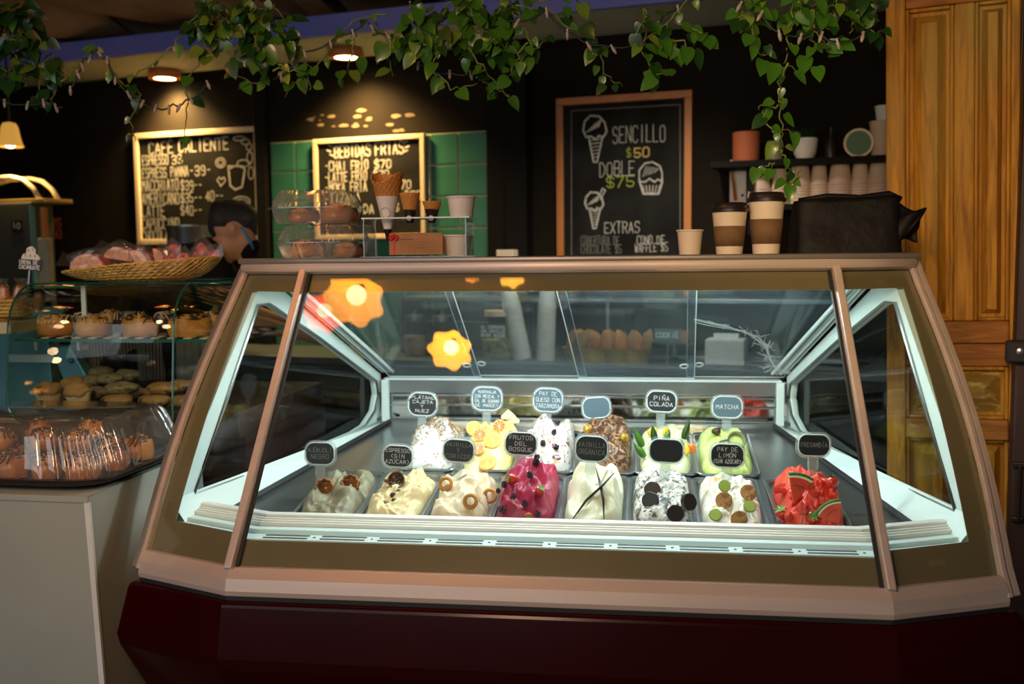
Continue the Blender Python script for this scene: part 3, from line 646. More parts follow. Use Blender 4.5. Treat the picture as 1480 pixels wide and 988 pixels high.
# mullions between the panels
for sx in (-1, 1):
    a = V((sx*.703, .016, .662)); b = V((sx*.664, .455, 1.315)); d = (b-a).normalized(); n_ = insC
    m = MB(); s_ = V((1, 0, 0))*.011; f_ = -n_*.016
    vs = [a-s_, a+s_, b+s_, b-s_, a-s_*.8+f_, a+s_*.8+f_, b+s_*.8+f_, b-s_*.8+f_, a-s_-f_*.5, a+s_-f_*.5, b+s_-f_*.5, b-s_-f_*.5]
    m.add(vs, [(4, 5, 6, 7), (0, 1, 5, 4), (2, 3, 7, 6), (1, 2, 6, 5), (3, 0, 4, 7), (8, 11, 10, 9), (0, 8, 9, 1), (1, 9, 10, 2), (2, 10, 11, 3), (3, 11, 8, 0)])
    m.obj('mullion', 'trim_metal', case, bevel=.003)
    m = MB(); m.tube([a+V((-sx*.016, 0, 0))+insC*.004, b+V((-sx*.016, 0, 0))+insC*.004], 0.0046, 6); m.obj('rubber_strip', 'gasket', case)
# outer end frames: bowed pinkish channel, black gasket, outer bead
for sx, P_, ins in ((-1, Pl, insL), (1, Pr, insR)):
    for nm, off, wd, dep, mt in (('end_channel', .006, .013, .014, 'trim_metal'), ('end_gasket', .016, .006, .006, 'gasket'), ('end_bead', .027, .016, .012, 'trim_metal' if sx > 0 else 'grey_metal')):
        m = MB(); N_ = 14; vs = []
        for k in range(N_+1):
            v = -.06+1.08*k/N_; p = P_((-.13*sin(pi*max(0, min(1, v)))) if sx < 0 else 1+.13*sin(pi*max(0, min(1, v))), v)
            side = V((sx*.92, .39, 0)); o_ = -ins
            if nm == 'end_bead' : p = p+V((0, .008, 0))
            for (s1, t1) in ((off-wd/2, 0), (off+wd/2, 0), (off+wd/2, dep), (off-wd/2, dep)): vs.append(p+side*s1+o_*(t1-.004))
        m.add(vs, [(k*4+j, k*4+(j+1) % 4, k*4+4+(j+1) % 4, k*4+4+j) for k in range(N_) for j in range(4)]+[(0, 1, 2, 3), (N_*4+3, N_*4+2, N_*4+1, N_*4)])
        m.obj(nm, mt, case, bevel=.0025)
# top rail and deck
deck = [(-.80, .84), (-.882, .555), (-.670, .440), (.670, .440), (.882, .555), (.80, .84)]
MB().sweep([(-.872, .590), (-.862, .565), (-.666, .455), (.666, .455), (.862, .565), (.872, .590)], [(-.05, 1.305), (.004, 1.305), (.016, 1.312), (.019, 1.325), (.012, 1.338), (-.004, 1.343), (-.05, 1.343)]).obj('top_rail', 'trim_metal', case, smooth=True)
MB().prism(deck, 1.331, 1.3445).obj('top_deck', 'grey_metal', case, bevel=.002)
MB().tube([(x*.997, y+.004, 1.339) for x, y in deck], 0.0078, 8).obj('deck_bead', 'grey_metal', case, smooth=True)
MB().prism([(-.79, .66), (-.80, .56), (-.64, .475), (.64, .475), (.80, .56), (.79, .66)], 1.296, 1.303).obj('roof_lining', 'white_plastic', case)
# LED tube behind the upper border
MB().box(-.62, .500, 1.274, .62, .522, 1.284).obj('led_tube', 'led', case)
MB().box(-.63, .495, 1.284, .63, .53, 1.296).obj('led_housing', 'white_plastic', case)
# side walls: white frames round a window, from the front corner back to the rear corner
def pan_z(y): return .706+(y-.27)*.148
def sidewall(sx):
    def S(y, z, d=0): return V((sx*(.95-.300*(y-.125)-d), y, z))
    rear_y = 1.13
    outer = [(.135, .665), (1.13, .72), (1.13, .965), (.575, 1.30)]
    fr_ = [(.135+(.575-.135)*t, .665+(1.30-.665)*t) for t in (0,)]
    inn = [(.275, .766), (.66, .778), (.97, .800), (1.03, .812), (1.085, .85), (1.105, .90), (1.095, .945), (1.06, .965), (.80, 1.11), (.58, 1.222), (.535, 1.222), (.405, .99)]
    # ring built by matching the 12 inner points to outer border points
    out = [(.135, .665), (.66, .69), (.97, .71), (1.09, .72), (1.13, .72), (1.13, .86), (1.13, .965), (1.10, .983), (.80, 1.165), (.62, 1.275), (.565, 1.30), (.345, .97)]
    side = 'side_frame'
    quad_ring([S(*p) for p in out], [S(*p) for p in inn], 0, V((sx*.02, .006, 0))).obj('side_frame', 'white_plastic', case, bevel=.003)
    rim = [S(y, z, .004) for y, z in inn]; MB().tube(rim, .0045, 6, closed=True).obj('window_gasket', 'steel', case, smooth=True)
    m = MB(); m.add([S(y, z, -.008) for y, z in inn], [tuple(range(len(inn)))]); m.obj('side_glass', M['glass_thin'], case, fix=False)
    # lower black seal and steel skirt
    sk = MB(); ys = [.20, .45, .75, 1.06]
    sk.add([S(y, .768+.045*(y-.2), .001) for y in ys]+[S(y, pan_z(y)-.004, .052+.012*(y-.2)) for y in ys], [(k, k+1, k+5, k+4) for k in range(3)]); sk.obj('side_skirt', 'white_plastic', case)
    MB().tube([S(y, pan_z(y)-.003, .055+.012*(y-.2)) for y in ys], 0.0078, 6).obj('black_seal', 'gasket', case)
    # slanting ceiling trim with fine ribs
    for k in range(4):
        MB().tube([S(.60, 1.285-.002*k, .02+.014*k), S(1.12, .975, .012+.012*k)], 0.0059, 6).obj('ceiling_rib', 'white_plastic' if k % 2 else 'steel', case)
sidewall(-1); sidewall(1)
# steel interior deck round the pans (sloping back upwards)
def pan_z(y): return .706+(y-.27)*.148
m = MB(); L_ = [(-.93, .19), (.93, .19), (.64, 1.12), (-.64, 1.12)]
m.add([(x, y, pan_z(y)-.010) for x, y in L_]+[(x, y, pan_z(y)-.016) for x, y in L_], [(0, 1, 2, 3), (7, 6, 5, 4), (0, 4, 5, 1), (1, 5, 6, 2), (2, 6, 7, 3), (3, 7, 4, 0)])
m.obj('well_deck', 'steel', case)
# front lip and slotted air grille following the corners
fp = [(-.925, .225), (-.69, .125), (.69, .125), (.925, .225)]
def strip(nm, o0, o1, z0, z1, mt, bev=.002): return MB().sweep(fp, [(-o1, z0), (-o0, z0), (-o0, z1), (-o1, z1)]).obj(nm, mt, case, bevel=bev)
strip('front_lip', .055, .082, .690, .746, 'white_lip', .006)
for k in range(3): strip('step_rib', .030-.0+.0085*k, .0365+.0085*k, .69, .733+.003*k, 'white_lip', .002)
strip('channel', .002, .030, .69, .724, 'white_plastic')
strip('grille', -.048, -.006, .68, .716, 'white_plastic')
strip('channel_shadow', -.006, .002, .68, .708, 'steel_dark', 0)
for k in range(10):
    x = -.60+.1335*k
    for yy in (.050, .070):
        m = MB(); m.prism(rrect(.105, .0075, .0035, 3), 0, .0012); o = m.obj('grille_slot', 'steel_dark', case); o.matrix_local = T((x, yy+.038, .7160))
    MB().prism(rrect(.006, .006, .0029, 3), 0, .0015).obj('grille_screw', 'steel_dark', case).matrix_local = T((x+.066, .098, .7160))
# rear: steel ledge, shelf bars and dark gap, then the slanting plexiglass doors
MB().box(-.645, 1.105, .905, .645, 1.175, .950).obj('rear_ledge', 'steel', case, bevel=.004)
MB().box(-.63, 1.10, .948, .63, 1.18, .955).obj('rear_door_track', 'plexi_edge', case, bevel=.002)
for z in (.895, .865): MB().box(-.64, 1.10, z, .64, 1.112, z+.004).obj('rear_bar', 'steel', case)
MB().box(-.65, 1.115, .80, .65, 1.13, .905).obj('mirror_strip', mat('mirror_steel', (.55, .56, .54), .06, metal=1), case)
MB().box(-.66, 1.10, .775, .66, 1.12, .825).obj('rear_grille', 'steel_dark', case, bevel=.002)
for sx in (-1, 1): MB().box(sx*.625-.012, 1.085, .80, sx*.625+.012, 1.105, .95).obj('rear_post', 'white_plastic', case, bevel=.003)
def RD(x, t, d=0): return V((x, 1.135-.48*t, .957+.345*t))+V((0, .585, .81))*d
def RX_(pb, pt):
    xb_ = CP(pb, 552, 1.135).x; tt = .62; yt = 1.135-.48*tt; xt_ = CP(pt, 425, yt).x; return xb_, xb_+(xt_-xb_)/tt
xd = [(-.62, -.78), RX_(690, 660), RX_(842, 820), RX_(998, 1000), (.64, .79)]
for k in range(4):
    dd = .006*(k % 2); (a, a2), (b, b2) = xd[k], xd[k+1]; a -= .012*(k > 0); a2 -= .012*(k > 0); b += .012*(k < 3); b2 += .012*(k < 3)
    m = MB(); m.add([RD(a, 0, dd), RD(b, 0, dd), RD(b2, 1, dd), RD(a2, 1, dd), RD(a, 0, dd+.004), RD(b, 0, dd+.004), RD(b2, 1, dd+.004), RD(a2, 1, dd+.004)], [(3, 2, 1, 0), (4, 5, 6, 7), (0, 1, 5, 4), (1, 2, 6, 5), (2, 3, 7, 6), (3, 0, 4, 7)])
    dr = m.obj('rear_door', 'plexi', case)
    for xx, x2 in ((a, a2), (b, b2)): MB().tube([RD(xx, 0, dd-.001), RD(x2, 1, dd-.001)], .0014, 4).obj('door_edge', 'plexi_edge', dr)
    MB().tube([RD(a, 0, dd-.001), RD(b, 0, dd-.001)], .0016, 4).obj('door_edge', 'plexi_edge', dr)
    hx = b-.035 if k % 2 == 0 else a+.035
    c_ = RD(hx, .13, dd); e1 = V((1, 0, 0)); e2 = (RD(hx, .2)-RD(hx, .1)).normalized()
    MB().tube([c_+e1*.012*cos(q*pi/8)+e2*.012*sin(q*pi/8) for q in range(16)], 0.0026, 5, closed=True).obj('finger_hole', 'plexi_edge', dr)
    if k == 3:   # shattered crack in the right-hand door
        mc = MB(); rnd = random.Random(5)
        Q = frame(CM @ T((0, 0, 0)))
        def onrd(px, py):
            p0 = RD(0, 0, -.003); nn = V((0, .585, .81)); P0 = CM @ p0; NW = (CM.to_3x3() @ nn).normalized(); return CMi @ atplane(px, py, P0, NW)
        main = [(1003, 462), (1025, 467), (1050, 472), (1080, 480), (1096, 488), (1107, 500), (1112, 515), (1118, 527), (1130, 534), (1148, 540)]
        for q in range(4):
            mc.tube([onrd(x+rnd.uniform(-1.5, 1.5), y+rnd.uniform(-2, 2)+q-1) for x, y in main], 0.0010, 3)
        for q in range(150):
            k0 = min(len(main)-1, int(rnd.triangular(0, len(main), len(main)-1.5))); x, y = main[k0]; an = rnd.uniform(0, 6.28); ln = rnd.uniform(4, 18)*(1 if k0 > 2 else .35)
            if k0 < 3: an = rnd.choice((0.2, -.1, 3.3))
            x += rnd.uniform(-6, 6); y += rnd.uniform(-4, 4)
            mc.tube([onrd(x, y), onrd(x+ln*.5*cos(an)+rnd.uniform(-2, 2), y+ln*.4*sin(an)+rnd.uniform(-2, 2)), onrd(x+ln*cos(an), y+ln*.7*sin(an))], 0.0005, 3)
        mc.obj('crack', 'plexi_edge', dr)['kind'] = 'stuff'
al = area('case_led_light', CM @ V((0, .515, 1.270)), CM @ V((0, .66, .72)), 1.22, 6.6, (.86, .98, 1.0), .02)
al.rotation_euler = (CM.to_3x3() @ MX.Rotation(R(-12), 3, 'X')).to_euler()
al2 = area('case_rear_led', CM @ V((0, .66, 1.275)), CM @ V((0, .30, .72)), 1.22, 2.2, (.85, .97, 1.0), .02)
al2.rotation_euler = (CM.to_3x3() @ MX.Rotation(R(22), 3, 'X')).to_euler()

# ================================================================= PANS AND GELATO
PW, PL_, PD = .166, .345, .125; TILT = math.atan(.148)
def panm(x, yc): return CM @ T((x, yc, pan_z(yc))) @ RX(TILT) @ T((0, 0, -PD))
def make_pan(X, lab):
    t = thing('gelato_pan', X, lab, 'pan', 'steel gelato pans in the case')
    o_ = rrect(PW-.002, PL_, .018, 4); i_ = rrect(PW-.016, PL_-.014, .022, 4); b_ = rrect(PW-.036, PL_-.034, .025, 4)
    n_ = len(o_); m = MB()
    loops = [[(x, y, PD-.004) for x, y in o_], [(x, y, PD) for x, y in o_], [(x, y, PD) for x, y in i_], [(x, y, .004) for x, y in b_]]
    vs = [p for l in loops for p in l]
    fs = [(l*n_+k, l*n_+(k+1) % n_, (l+1)*n_+(k+1) % n_, (l+1)*n_+k) for l in range(3) for k in range(n_)]+[tuple(3*n_+k for k in range(n_))]
    m.add(vs, fs); m.obj('tray', 'steel', t, fix=False)
    m = MB(); m.tube([(x, y, PD+.0005) for x, y in o_], 0.0029, 5, closed=True); m.obj('rim', 'steel', t, smooth=True); return t
def swirl(u, v, seed, sc, fold, turb):
    q = V((u*sc*1.0, v*sc*2.0, seed*7.3)); wv = NZ.noise_vector(q*.6)*turb
    a = sin((u*1.1+v*2.0)*fold+wv.x*4+seed); b = NZ.fractal(q*1.3+wv, 1.0, 2.0, 3)
    r = 1-abs(NZ.noise(q*1.1+V((3, 1, 2))))*2
    return a, b, r
class Gel:
    def __init__(s, X, h, seed, fold=4.0, amp=.012, rough=.004, sharp=.5, cx=0, w_=1, l_=1, back=0, ridg=.010, sc=1.7):
        s.X = X; s.h = h; s.seed = seed; s.fold = fold; s.amp = amp; s.rough = rough; s.sharp = sharp; s.cx = cx; s.w = w_; s.l = l_; s.back = back; s.ridg = ridg; s.sc = sc
    def pt(s, u, v):
        """u,v in -1..1 over the pan"""
        rr = (abs(u)**5+abs(v)**4)**(1/4.5) if abs(u)+abs(v) > 0 else 0
        e = max(0, 1-rr**5)**s.sharp
        a, b, r = swirl(u, v, s.seed, s.sc, s.fold, .8)
        a = (a+.35*abs(a))   # scalloped crests
        n1 = NZ.noise(V((u*9, v*16, s.seed)))
        hump = 1-.16*(u*u)-.24*v*v
        z = PD-.030+e*hump*(s.h*1.0+.026+s.back*v*.5)+e*(s.amp*a+s.ridg*(r-.5)+s.rough*b*2+s.rough*.5*n1)
        k = 1.0-.03*(1-e)
        x = u*(PW/2-.010)*k*s.w+s.cx+.006*b*e; y = v*(PL_/2-.010)*k*s.l+.012*a*e*.6
        return V((x, y, z))
    def world(s, u, v, d=0): 
        p = s.pt(u, v); nrm = (s.pt(u+.02, v)-p).cross(s.pt(u, v+.02)-p).normalized()
        return s.X @ (p+nrm*d), (s.X.to_3x3() @ nrm).normalized()
def make_gel(g, m, lab, group=None):
    t = MB().grid(lambda a, b: g.pt(a*2-1, b*2-1), 64, 100).obj('gelato', m, smooth='all', fix=False)
    t.matrix_world = g.X @ T((0, 0, .006)); me = t.data
    return tag(t, lab, 'gelato', 'gelato mounds in the pans')
def gmat(name, c1, c2=None, sc=14, thr=(.4, .6), dist=1.5, c3=None, sc3=60, thr3=(.6, .66), rough=.42, kind='noise'):
    m = mat(name, c1, rough, sss=.25, spec=.4)
    if c2: vary(m, c2, sc, thr, dist=dist, kind=kind)
    if c3: vary(m, c3, sc3, thr3, dist=.3)
    nt = m.node_tree; b = nt.nodes['Principled BSDF']; tc = nt.nodes.new('ShaderNodeTexCoord'); tn = nt.nodes.new('ShaderNodeTexNoise'); tn.inputs['Scale'].default_value = 90; tn.inputs['Detail'].default_value = 4
    bp = nt.nodes.new('ShaderNodeBump'); bp.inputs['Strength'].default_value = .35; bp.inputs['Distance'].default_value = .003
    nt.links.new(tc.outputs['Object'], tn.inputs[0]); nt.links.new(tn.outputs[0], bp.inputs['Height']); nt.links.new(bp.outputs[0], b.inputs['Normal']); return m
FY, BY = .27+PL_/2-.01, .64+PL_/2-.01
fx0 = CP(1010, 765, .28).x; fx = [fx0+PW*(k-6)+PW/2 for k in range(8)]      # centres of the front row, left to right
bx0 = CP(1100, 692, .63).x; bx = [bx0+PW*(k-6)+PW/2 for k in range(6)]
fx = [x for x in fx]; fx[7] += .02
pansF = [panm(x, FY) for x in fx]; pansB = [panm(x, BY) for x in bx]
ordi = ['leftmost', 'second from left', 'third from left', 'fourth from left', 'fourth from right', 'third from right', 'second from right', 'rightmost']
what = ['grey-beige', 'coffee-cream', 'cream with biscuit rings', 'berry pink', 'white', 'cookie-speckled', 'cream with biscuits', 'watermelon red']
for k, X in enumerate(pansF): make_pan(X, 'steel pan under the %s gelato, %s of the front row' % (what[k], ordi[k]))
whatb = ['nut-sprinkled white', 'yellow orange-topped', 'white berry-swirled', 'brown hazelnut', 'pale pineapple-topped', 'green matcha']
for k, X in enumerate(pansB): make_pan(X, 'steel pan under the %s gelato in the back row' % whatb[k])
G = {}
G['anise'] = Gel(pansF[0], .020, 1, 3.2, .014, .002, .45, ridg=.012, back=-.02)
make_gel(G['anise'], gmat('anise_gelato', (.30, .27, .17), (.20, .17, .11), 12), 'grey-beige gelato mound with two biscuits, left end of the front row')
G['esp'] = Gel(pansF[1], .030, 2, 4.0, .009, .006, .45)
make_gel(G['esp'], gmat('espresso_gelato', (.72, .60, .33), (.62, .42, .20), 16, (.45, .7), c3=(.25, .12, .05), thr3=(.68, .72)), 'cream coffee gelato mound behind the espresso sign')
G['coricos'] = Gel(pansF[2], .040, 3, 3.4, .014, .003, .5, ridg=.014)
make_gel(G['coricos'], gmat('coricos_gelato', (.70, .58, .40), (.66, .42, .22), 14, (.5, .72)), 'cream gelato mound with pale biscuit rings in the front row')
G['berry'] = Gel(pansF[3], .062, 4, 4.4, .015, .004, .5, ridg=.014)
make_gel(G['berry'], gmat('berry_gelato', (.42, .030, .085), (.30, .015, .045), 10, (.4, .7), rough=.35), 'tall berry pink gelato mound topped with blackberries')
G['vanilla'] = Gel(pansF[4], .052, 5, 4.0, .019, .0015, .5, ridg=.012)
make_gel(G['vanilla'], gmat('vanilla_gelato', (.76, .73, .55), (.70, .66, .46), 8), 'smooth white vanilla gelato mound crossed by two dark vanilla pods')
G['dark_cookie'] = Gel(pansF[5], .048, 6, 5.0, .008, .005, .5)
make_gel(G['dark_cookie'], gmat('speckled_gelato', (.66, .63, .57), (.10, .085, .075), 26, (.52, .62), c3=(.06, .05, .045), sc3=130, thr3=(.56, .62)), 'white gelato mound speckled black with dark round cookies')
G['limon'] = Gel(pansF[6], .036, 7, 5.0, .008, .007, .5)
make_gel(G['limon'], gmat('lime_pie_gelato', (.72, .68, .58), (.62, .36, .12), 30, (.56, .68)), 'white gelato mound with biscuits and lime slices in the front row')
G['fres'] = Gel(pansF[7], .052, 8, 6.0, .012, .008, .5, ridg=.020)
make_gel(G['fres'], gmat('watermelon_gelato', (.74, .085, .050), (.62, .05, .035), 12, rough=.3), 'red watermelon gelato mound at the right end of the front row')
G['platano'] = Gel(pansB[0], .058, 11, 3.4, .010, .004, .5)
make_gel(G['platano'], gmat('banana_gelato', (.74, .75, .74), (.42, .17, .055), 30, (.56, .64), dist=4), 'white gelato mound sprinkled with nuts at the left of the back row')
G['naranja'] = Gel(pansB[1], .045, 12, 5.0, .010, .004, .5)
make_gel(G['naranja'], gmat('orange_gelato', (.85, .66, .20), (.90, .78, .36), 12), 'yellow gelato mound covered with orange slices in the back row')
G['queso'] = Gel(pansB[2], .062, 13, 3.6, .016, .003, .5, ridg=.014)
make_gel(G['queso'], gmat('cheesecake_gelato', (.74, .72, .68), (.20, .03, .09), 16, (.57, .63), dist=3.5, c3=(.66, .42, .14), sc3=50, thr3=(.62, .67)), 'white gelato mound with dark berry swirls in the back row')
G['hazelnut'] = Gel(pansB[3], .070, 14, 4.6, .012, .005, .5)
make_gel(G['hazelnut'], gmat('hazelnut_gelato', (.40, .22, .12), (.09, .035, .018), 18, (.44, .53), dist=5), 'brown hazelnut gelato mound with gold wrapped chocolates in the back row')
G['pina'] = Gel(pansB[4], .040, 15, 4.0, .012, .002, .5, ridg=.012)
make_gel(G['pina'], gmat('pineapple_gelato', (.72, .74, .44), (.78, .80, .46), 10), 'pale yellow gelato mound dressed with pineapple leaves in the back row')
G['matcha'] = Gel(pansB[5], .034, 16, 5.0, .010, .006, .5, ridg=.012)
make_gel(G['matcha'], gmat('matcha_gelato', (.50, .62, .16), (.64, .72, .30), 14), 'pale green matcha gelato mound at the right of the back row')

# ---------------------------------------------------------------- toppings
_hc = {}
def hit(px, py, names=None, d=0.0):
    """point of the gelato surface that is seen at this pixel (nearest mound)"""
    best = None
    for g in (names or G):
        if g not in _hc:
            L = []; X = G[g].X
            for i in range(61):
                for j in range(91):
                    p = X @ (G[g].pt(i/30-1, j/45-1)+V((0, 0, .006))); q = p-O; dep = q.dot(-Zc)
                    L.append((740+FP*q.dot(Xc)/dep, 494-FP*q.dot(Yc)/dep, dep, p))
            _hc[g] = L
        for (x, y, dep, p) in _hc[g]:
            e = (x-px)**2+(y-py)**2
            if e < 200:
                sc = e*.0006+dep
                if best is None or sc < best[0]: best = (sc, p)
    return best[1] if best else None
def HP(px, py, y, d=.004):
    h = hit(px, py)
    if h is None: return CM @ CP(px, py, y)
    r_ = ray(px, py); r_ = r_/r_.dot(-Zc); dep = (h-O).dot(-Zc)-d
    return O+r_*dep
def onto(g, u, v, d=0.0, spin=0, tilt=0, stand=False):
    p, nrm = G[g].world(u, v, d)
    if stand: q = (V((0, -1, .35)).normalized()).to_track_quat('Z', 'Y')
    else: q = (nrm*.75+V((0, -.35, .25))).to_track_quat('Z', 'Y')
    return T(p) @ q.to_matrix().to_4x4() @ RX(tilt) @ RZ(spin)
def disc(r, th, seg=28, ser=0, wav=0):
    return MB().lathe([(0, 0), (r-.001, 0), (r, .001), (r, th-.001), (r-.001, th), (0, th)], seg, wob=(lambda a, z: 1+wav*sin(a*ser)) if ser else None)
def put(name, mb, m, X, lab, cat, group=None, smooth=True, bevel=0):
    o = mb.obj(name, m, smooth=smooth, bevel=bevel); o.matrix_world = X; return tag(o, lab, cat, group)
def fsign(c): return c
# anise: two crisp brown biscuits
for (u, v, a, lab) in ((-.55, -.25, 10, 'round brown waffle crisp at the left on the grey-beige gelato'), (.25, -.10, -25, 'round brown waffle crisp at the right on the grey-beige gelato')):
    put('waffle_crisp', MB().grid(lambda s, t_: ((.021+.004*cos(2*pi*t_)+.0015*sin(s*2*pi*9))*cos(2*pi*s), (.021+.004*cos(2*pi*t_)+.0015*sin(s*2*pi*9))*sin(2*pi*s), .012*sin(2*pi*t_)), 36, 8, None, True).lathe([(.018, -.009), (.003, -.010)], 20), vary(mat('crisp_brown', (.42, .16, .035), .7), (.24, .08, .02), 60, bump=.6, bscale=90), onto('anise', u, v, .018, 0, R(a*.4), True), lab, 'biscuit', 'crisps on the grey-beige gelato')
# espresso: cup with beans and brownie bits
cupX = T(HP(573, 694, .40)) @ RZ(R(-8)) @ RX(R(62))
t = thing('coffee_bean_cup', cupX, 'small brown cup of coffee beans tipped forward on the coffee gelato', 'cup')
MB().lathe([(0, -.022), (.016, -.022), (.022, -.002), (.0225, .006), (.0200, .006), (.018, -.004), (0, -.010)], 30).obj('cup_body', 'choc_milk', t, smooth=True)
mb = MB().tube([(-.022, 0, -.002), (-.031, 0, 0), (-.033, 0, -.010), (-.026, 0, -.014), (-.019, 0, -.014)], 0.0033, 6); mb.obj('handle', 'choc_milk', t, smooth=True)
bean = None
for k in range(14):
    a = k*2.4; r_ = .0044*math.sqrt(k)
    o = MB().sphere((0, 0, 0), (.0044, .0030, .0026), 8, 6).obj('coffee_bean', 'choc', t, smooth='all') if bean is None else bean.copy()
    if bean is None: bean = o
    else: C.objects.link(o)
    o.matrix_local = T((r_*cos(a), r_*sin(a), .0005)) @ RZ(a*1.7)
for k, (u, v) in enumerate(((-.35, -.40), (.05, -.25), (.0, -.45), (-.1, -.3))):
    put('brownie_chunk', MB().sphere((0, 0, 0), (.011, .009, .007), 10, 7, wob=.5, seed=k), 'choc', onto('esp', u, v, .003, k), 'dark brownie chunk, %s on the coffee gelato' % ('left of the pair nearest the glass', 'largest one right of centre', 'nearest the front glass', 'half buried behind the others')[k], 'brownie', 'brownie chunks')
# rings
def torus(R_, r_): return MB().grid(lambda s, t_: ((R_+r_*cos(2*pi*t_))*cos(2*pi*s), (R_+r_*cos(2*pi*t_))*sin(2*pi*s), r_*sin(2*pi*t_)), 28, 10, None, True)
for (px, py, y, lab) in ((644, 699, .46, 'pale biscuit ring standing upright at the back left of the cream gelato'), (680, 724, .36, 'pale biscuit ring lying on the front of the cream gelato'), (708, 716, .40, 'pale biscuit ring half hidden at the right edge of the cream gelato')):
    put('biscuit_ring', torus(.0150, .0050), 'bread', T(HP(px, py, y)) @ RZ(R(-15)) @ RX(R(72)), lab, 'biscuit', 'biscuit rings on the cream gelato')
# berries
for k, (px, py, y, r_) in enumerate(((766, 686, .42, .0085), (729, 700, .38, .008), (742, 717, .32, .0075), (758, 727, .30, .008), (726, 736, .30, .0095), (777, 742, .28, .008), (720, 709, .36, .006), (775, 668, .52, .010))):
    m = MB()
    for q in range(22):
        an = q*2.4; zz = 1-2*(q+.5)/22; rr = math.sqrt(1-zz*zz); m.sphere((r_*.75*rr*cos(an), r_*.75*rr*sin(an), r_*.85*zz), r_*.36, 6, 4)
    where = ('beside the sign stake at the top', 'at the left under the strawberry', 'low on the left slope', 'in the middle of the slope', 'lowest on the left', 'nearest the glass on the right', 'smallest, on the left edge', 'behind the sign stake')[k]
    o = put('blackberry', m, mat('blackberry', (.035, .008, .022), .25, coat=.4) if k == 0 else bpy.data.materials['blackberry'], T(HP(px, py, y)), 'blackberry %s of the pink gelato' % where, 'blackberry', 'blackberries on the pink gelato')
M['strawb'] = vary(mat('strawberry_red', (.58, .03, .015), .3, coat=.4), (.70, .45, .12), 150, (.70, .74)); M['green'] = mat('berry_calyx', (.10, .28, .04), .5)
def strawberry(X, lab, s=1):
    t = thing('strawberry', X, lab, 'strawberry')
    MB().lathe([(0, -.016*s), (.005*s, -.014*s), (.010*s, -.006*s), (.0125*s, .003*s), (.010*s, .009*s), (.003*s, .011*s), (0, .011*s)], 18).obj('flesh', 'strawb', t, smooth='all')
    m = MB()
    for q in range(7):
        a = q*2*pi/7; m.add([(0, 0, .011*s), (.006*s*cos(a-.4), .006*s*sin(a-.4), .012*s), (.014*s*cos(a), .014*s*sin(a), .013*s+.003*s*(q % 2)), (.006*s*cos(a+.4), .006*s*sin(a+.4), .012*s)], [(0, 1, 2, 3)])
    m.obj('calyx', 'green', t, fix=False)
strawberry(T(HP(741, 692, .37)) @ RY(R(-75)) @ RX(R(20)), 'strawberry with green leaves at the upper left of the pink gelato', 1.1)
strawberry(T(HP(780, 709, .34)) @ RX(R(35)) @ RY(R(20)), 'strawberry with splayed calyx in the middle of the pink gelato', 1.0)
strawberry(T(HP(764, 747, .27)) @ RX(R(80)), 'strawberry half sunk at the front edge of the pink gelato', .9)
# vanilla pods
for lab, pts in (('long vanilla pod slanting across the white gelato', ((828, 749, .265), (848, 722, .31), (872, 700, .37), (888, 683, .42))), ('short vanilla pod running down the white gelato', ((861, 676, .42), (868, 700, .36), (872, 722, .31), (873, 750, .265)))):
    mb = MB(); mb.tube([HP(a, b, c, .005) for a, b, c in pts], [.0012, .0034, .0030, .0010], 6)
    o = mb.obj('vanilla_pod', 'lid', smooth='all'); tag(o, lab, 'vanilla pod', 'vanilla pods')
# dark sandwich cookies
for k, (px, py, y, lab) in enumerate(((940, 723, .34, 'left'), (996, 725, .34, 'right'), (976, 742, .30, 'front middle'), (943, 708, .39, 'back left'))):
    X = T(HP(px, py, y)) @ RZ(R((-25, 30, 0, -10)[k])) @ RX(R((74, 70, 62, 66)[k]))
    t = thing('sandwich_cookie', X, 'dark round sandwich cookie at the %s of the speckled gelato' % lab, 'cookie', 'dark cookies on the speckled gelato')
    o = disc(.0205, .0045, 36, 30, .02).obj('wafer', 'lid', t); disc(.0185, .003, 24).obj('filling', 'paper', t).location = (0, 0, -.003); disc(.0205, .004, 36, 30, .02).obj('wafer', 'lid', t).location = (0, 0, -.007)
# biscuits and limes
M['biscuit'] = vary(mat('golden_biscuit', (.52, .27, .085), .7), (.33, .14, .04), 90, (.5, .6), bump=.6, bscale=120)
for k, (px, py, y, lab) in enumerate(((1046, 723, .36, 'left golden biscuit on the lime pie gelato'), (1081, 712, .40, 'right golden biscuit on the lime pie gelato'), (1068, 750, .275, 'golden biscuit lowest on the lime pie gelato, touching the glass lip'))):
    put('round_biscuit', disc(.0200, .005, 36, 24, .02), 'biscuit', T(HP(px, py, y)) @ RZ(R((-5, 12, 0)[k])) @ RX(R((68, 60, 80)[k])), lab, 'biscuit', 'round biscuits')
M['lime'] = mat('lime_flesh', (.46, .58, .12), .3, sss=.2); M['lime_rind'] = mat('lime_rind', (.12, .26, .02), .4)
for k, (px, py, y, lab) in enumerate(((1083, 732, .31, 'lime slice right of the biscuits'), (1034, 744, .285, 'lime slice at the front left of the lime pie gelato'), (1047, 702, .43, 'lime slice behind the left biscuit'))):
    t = thing('lime_slice', T(HP(px, py, y)) @ RZ(R((8, -10, 0)[k])) @ RX(R((55, 60, 68)[k])), lab, 'lime slice', 'lime slices')
    disc(.0150, .003).obj('rind', 'lime_rind', t); o = disc(.0135, .0012).obj('pulp', 'lime', t); o.location = (0, 0, .0028)
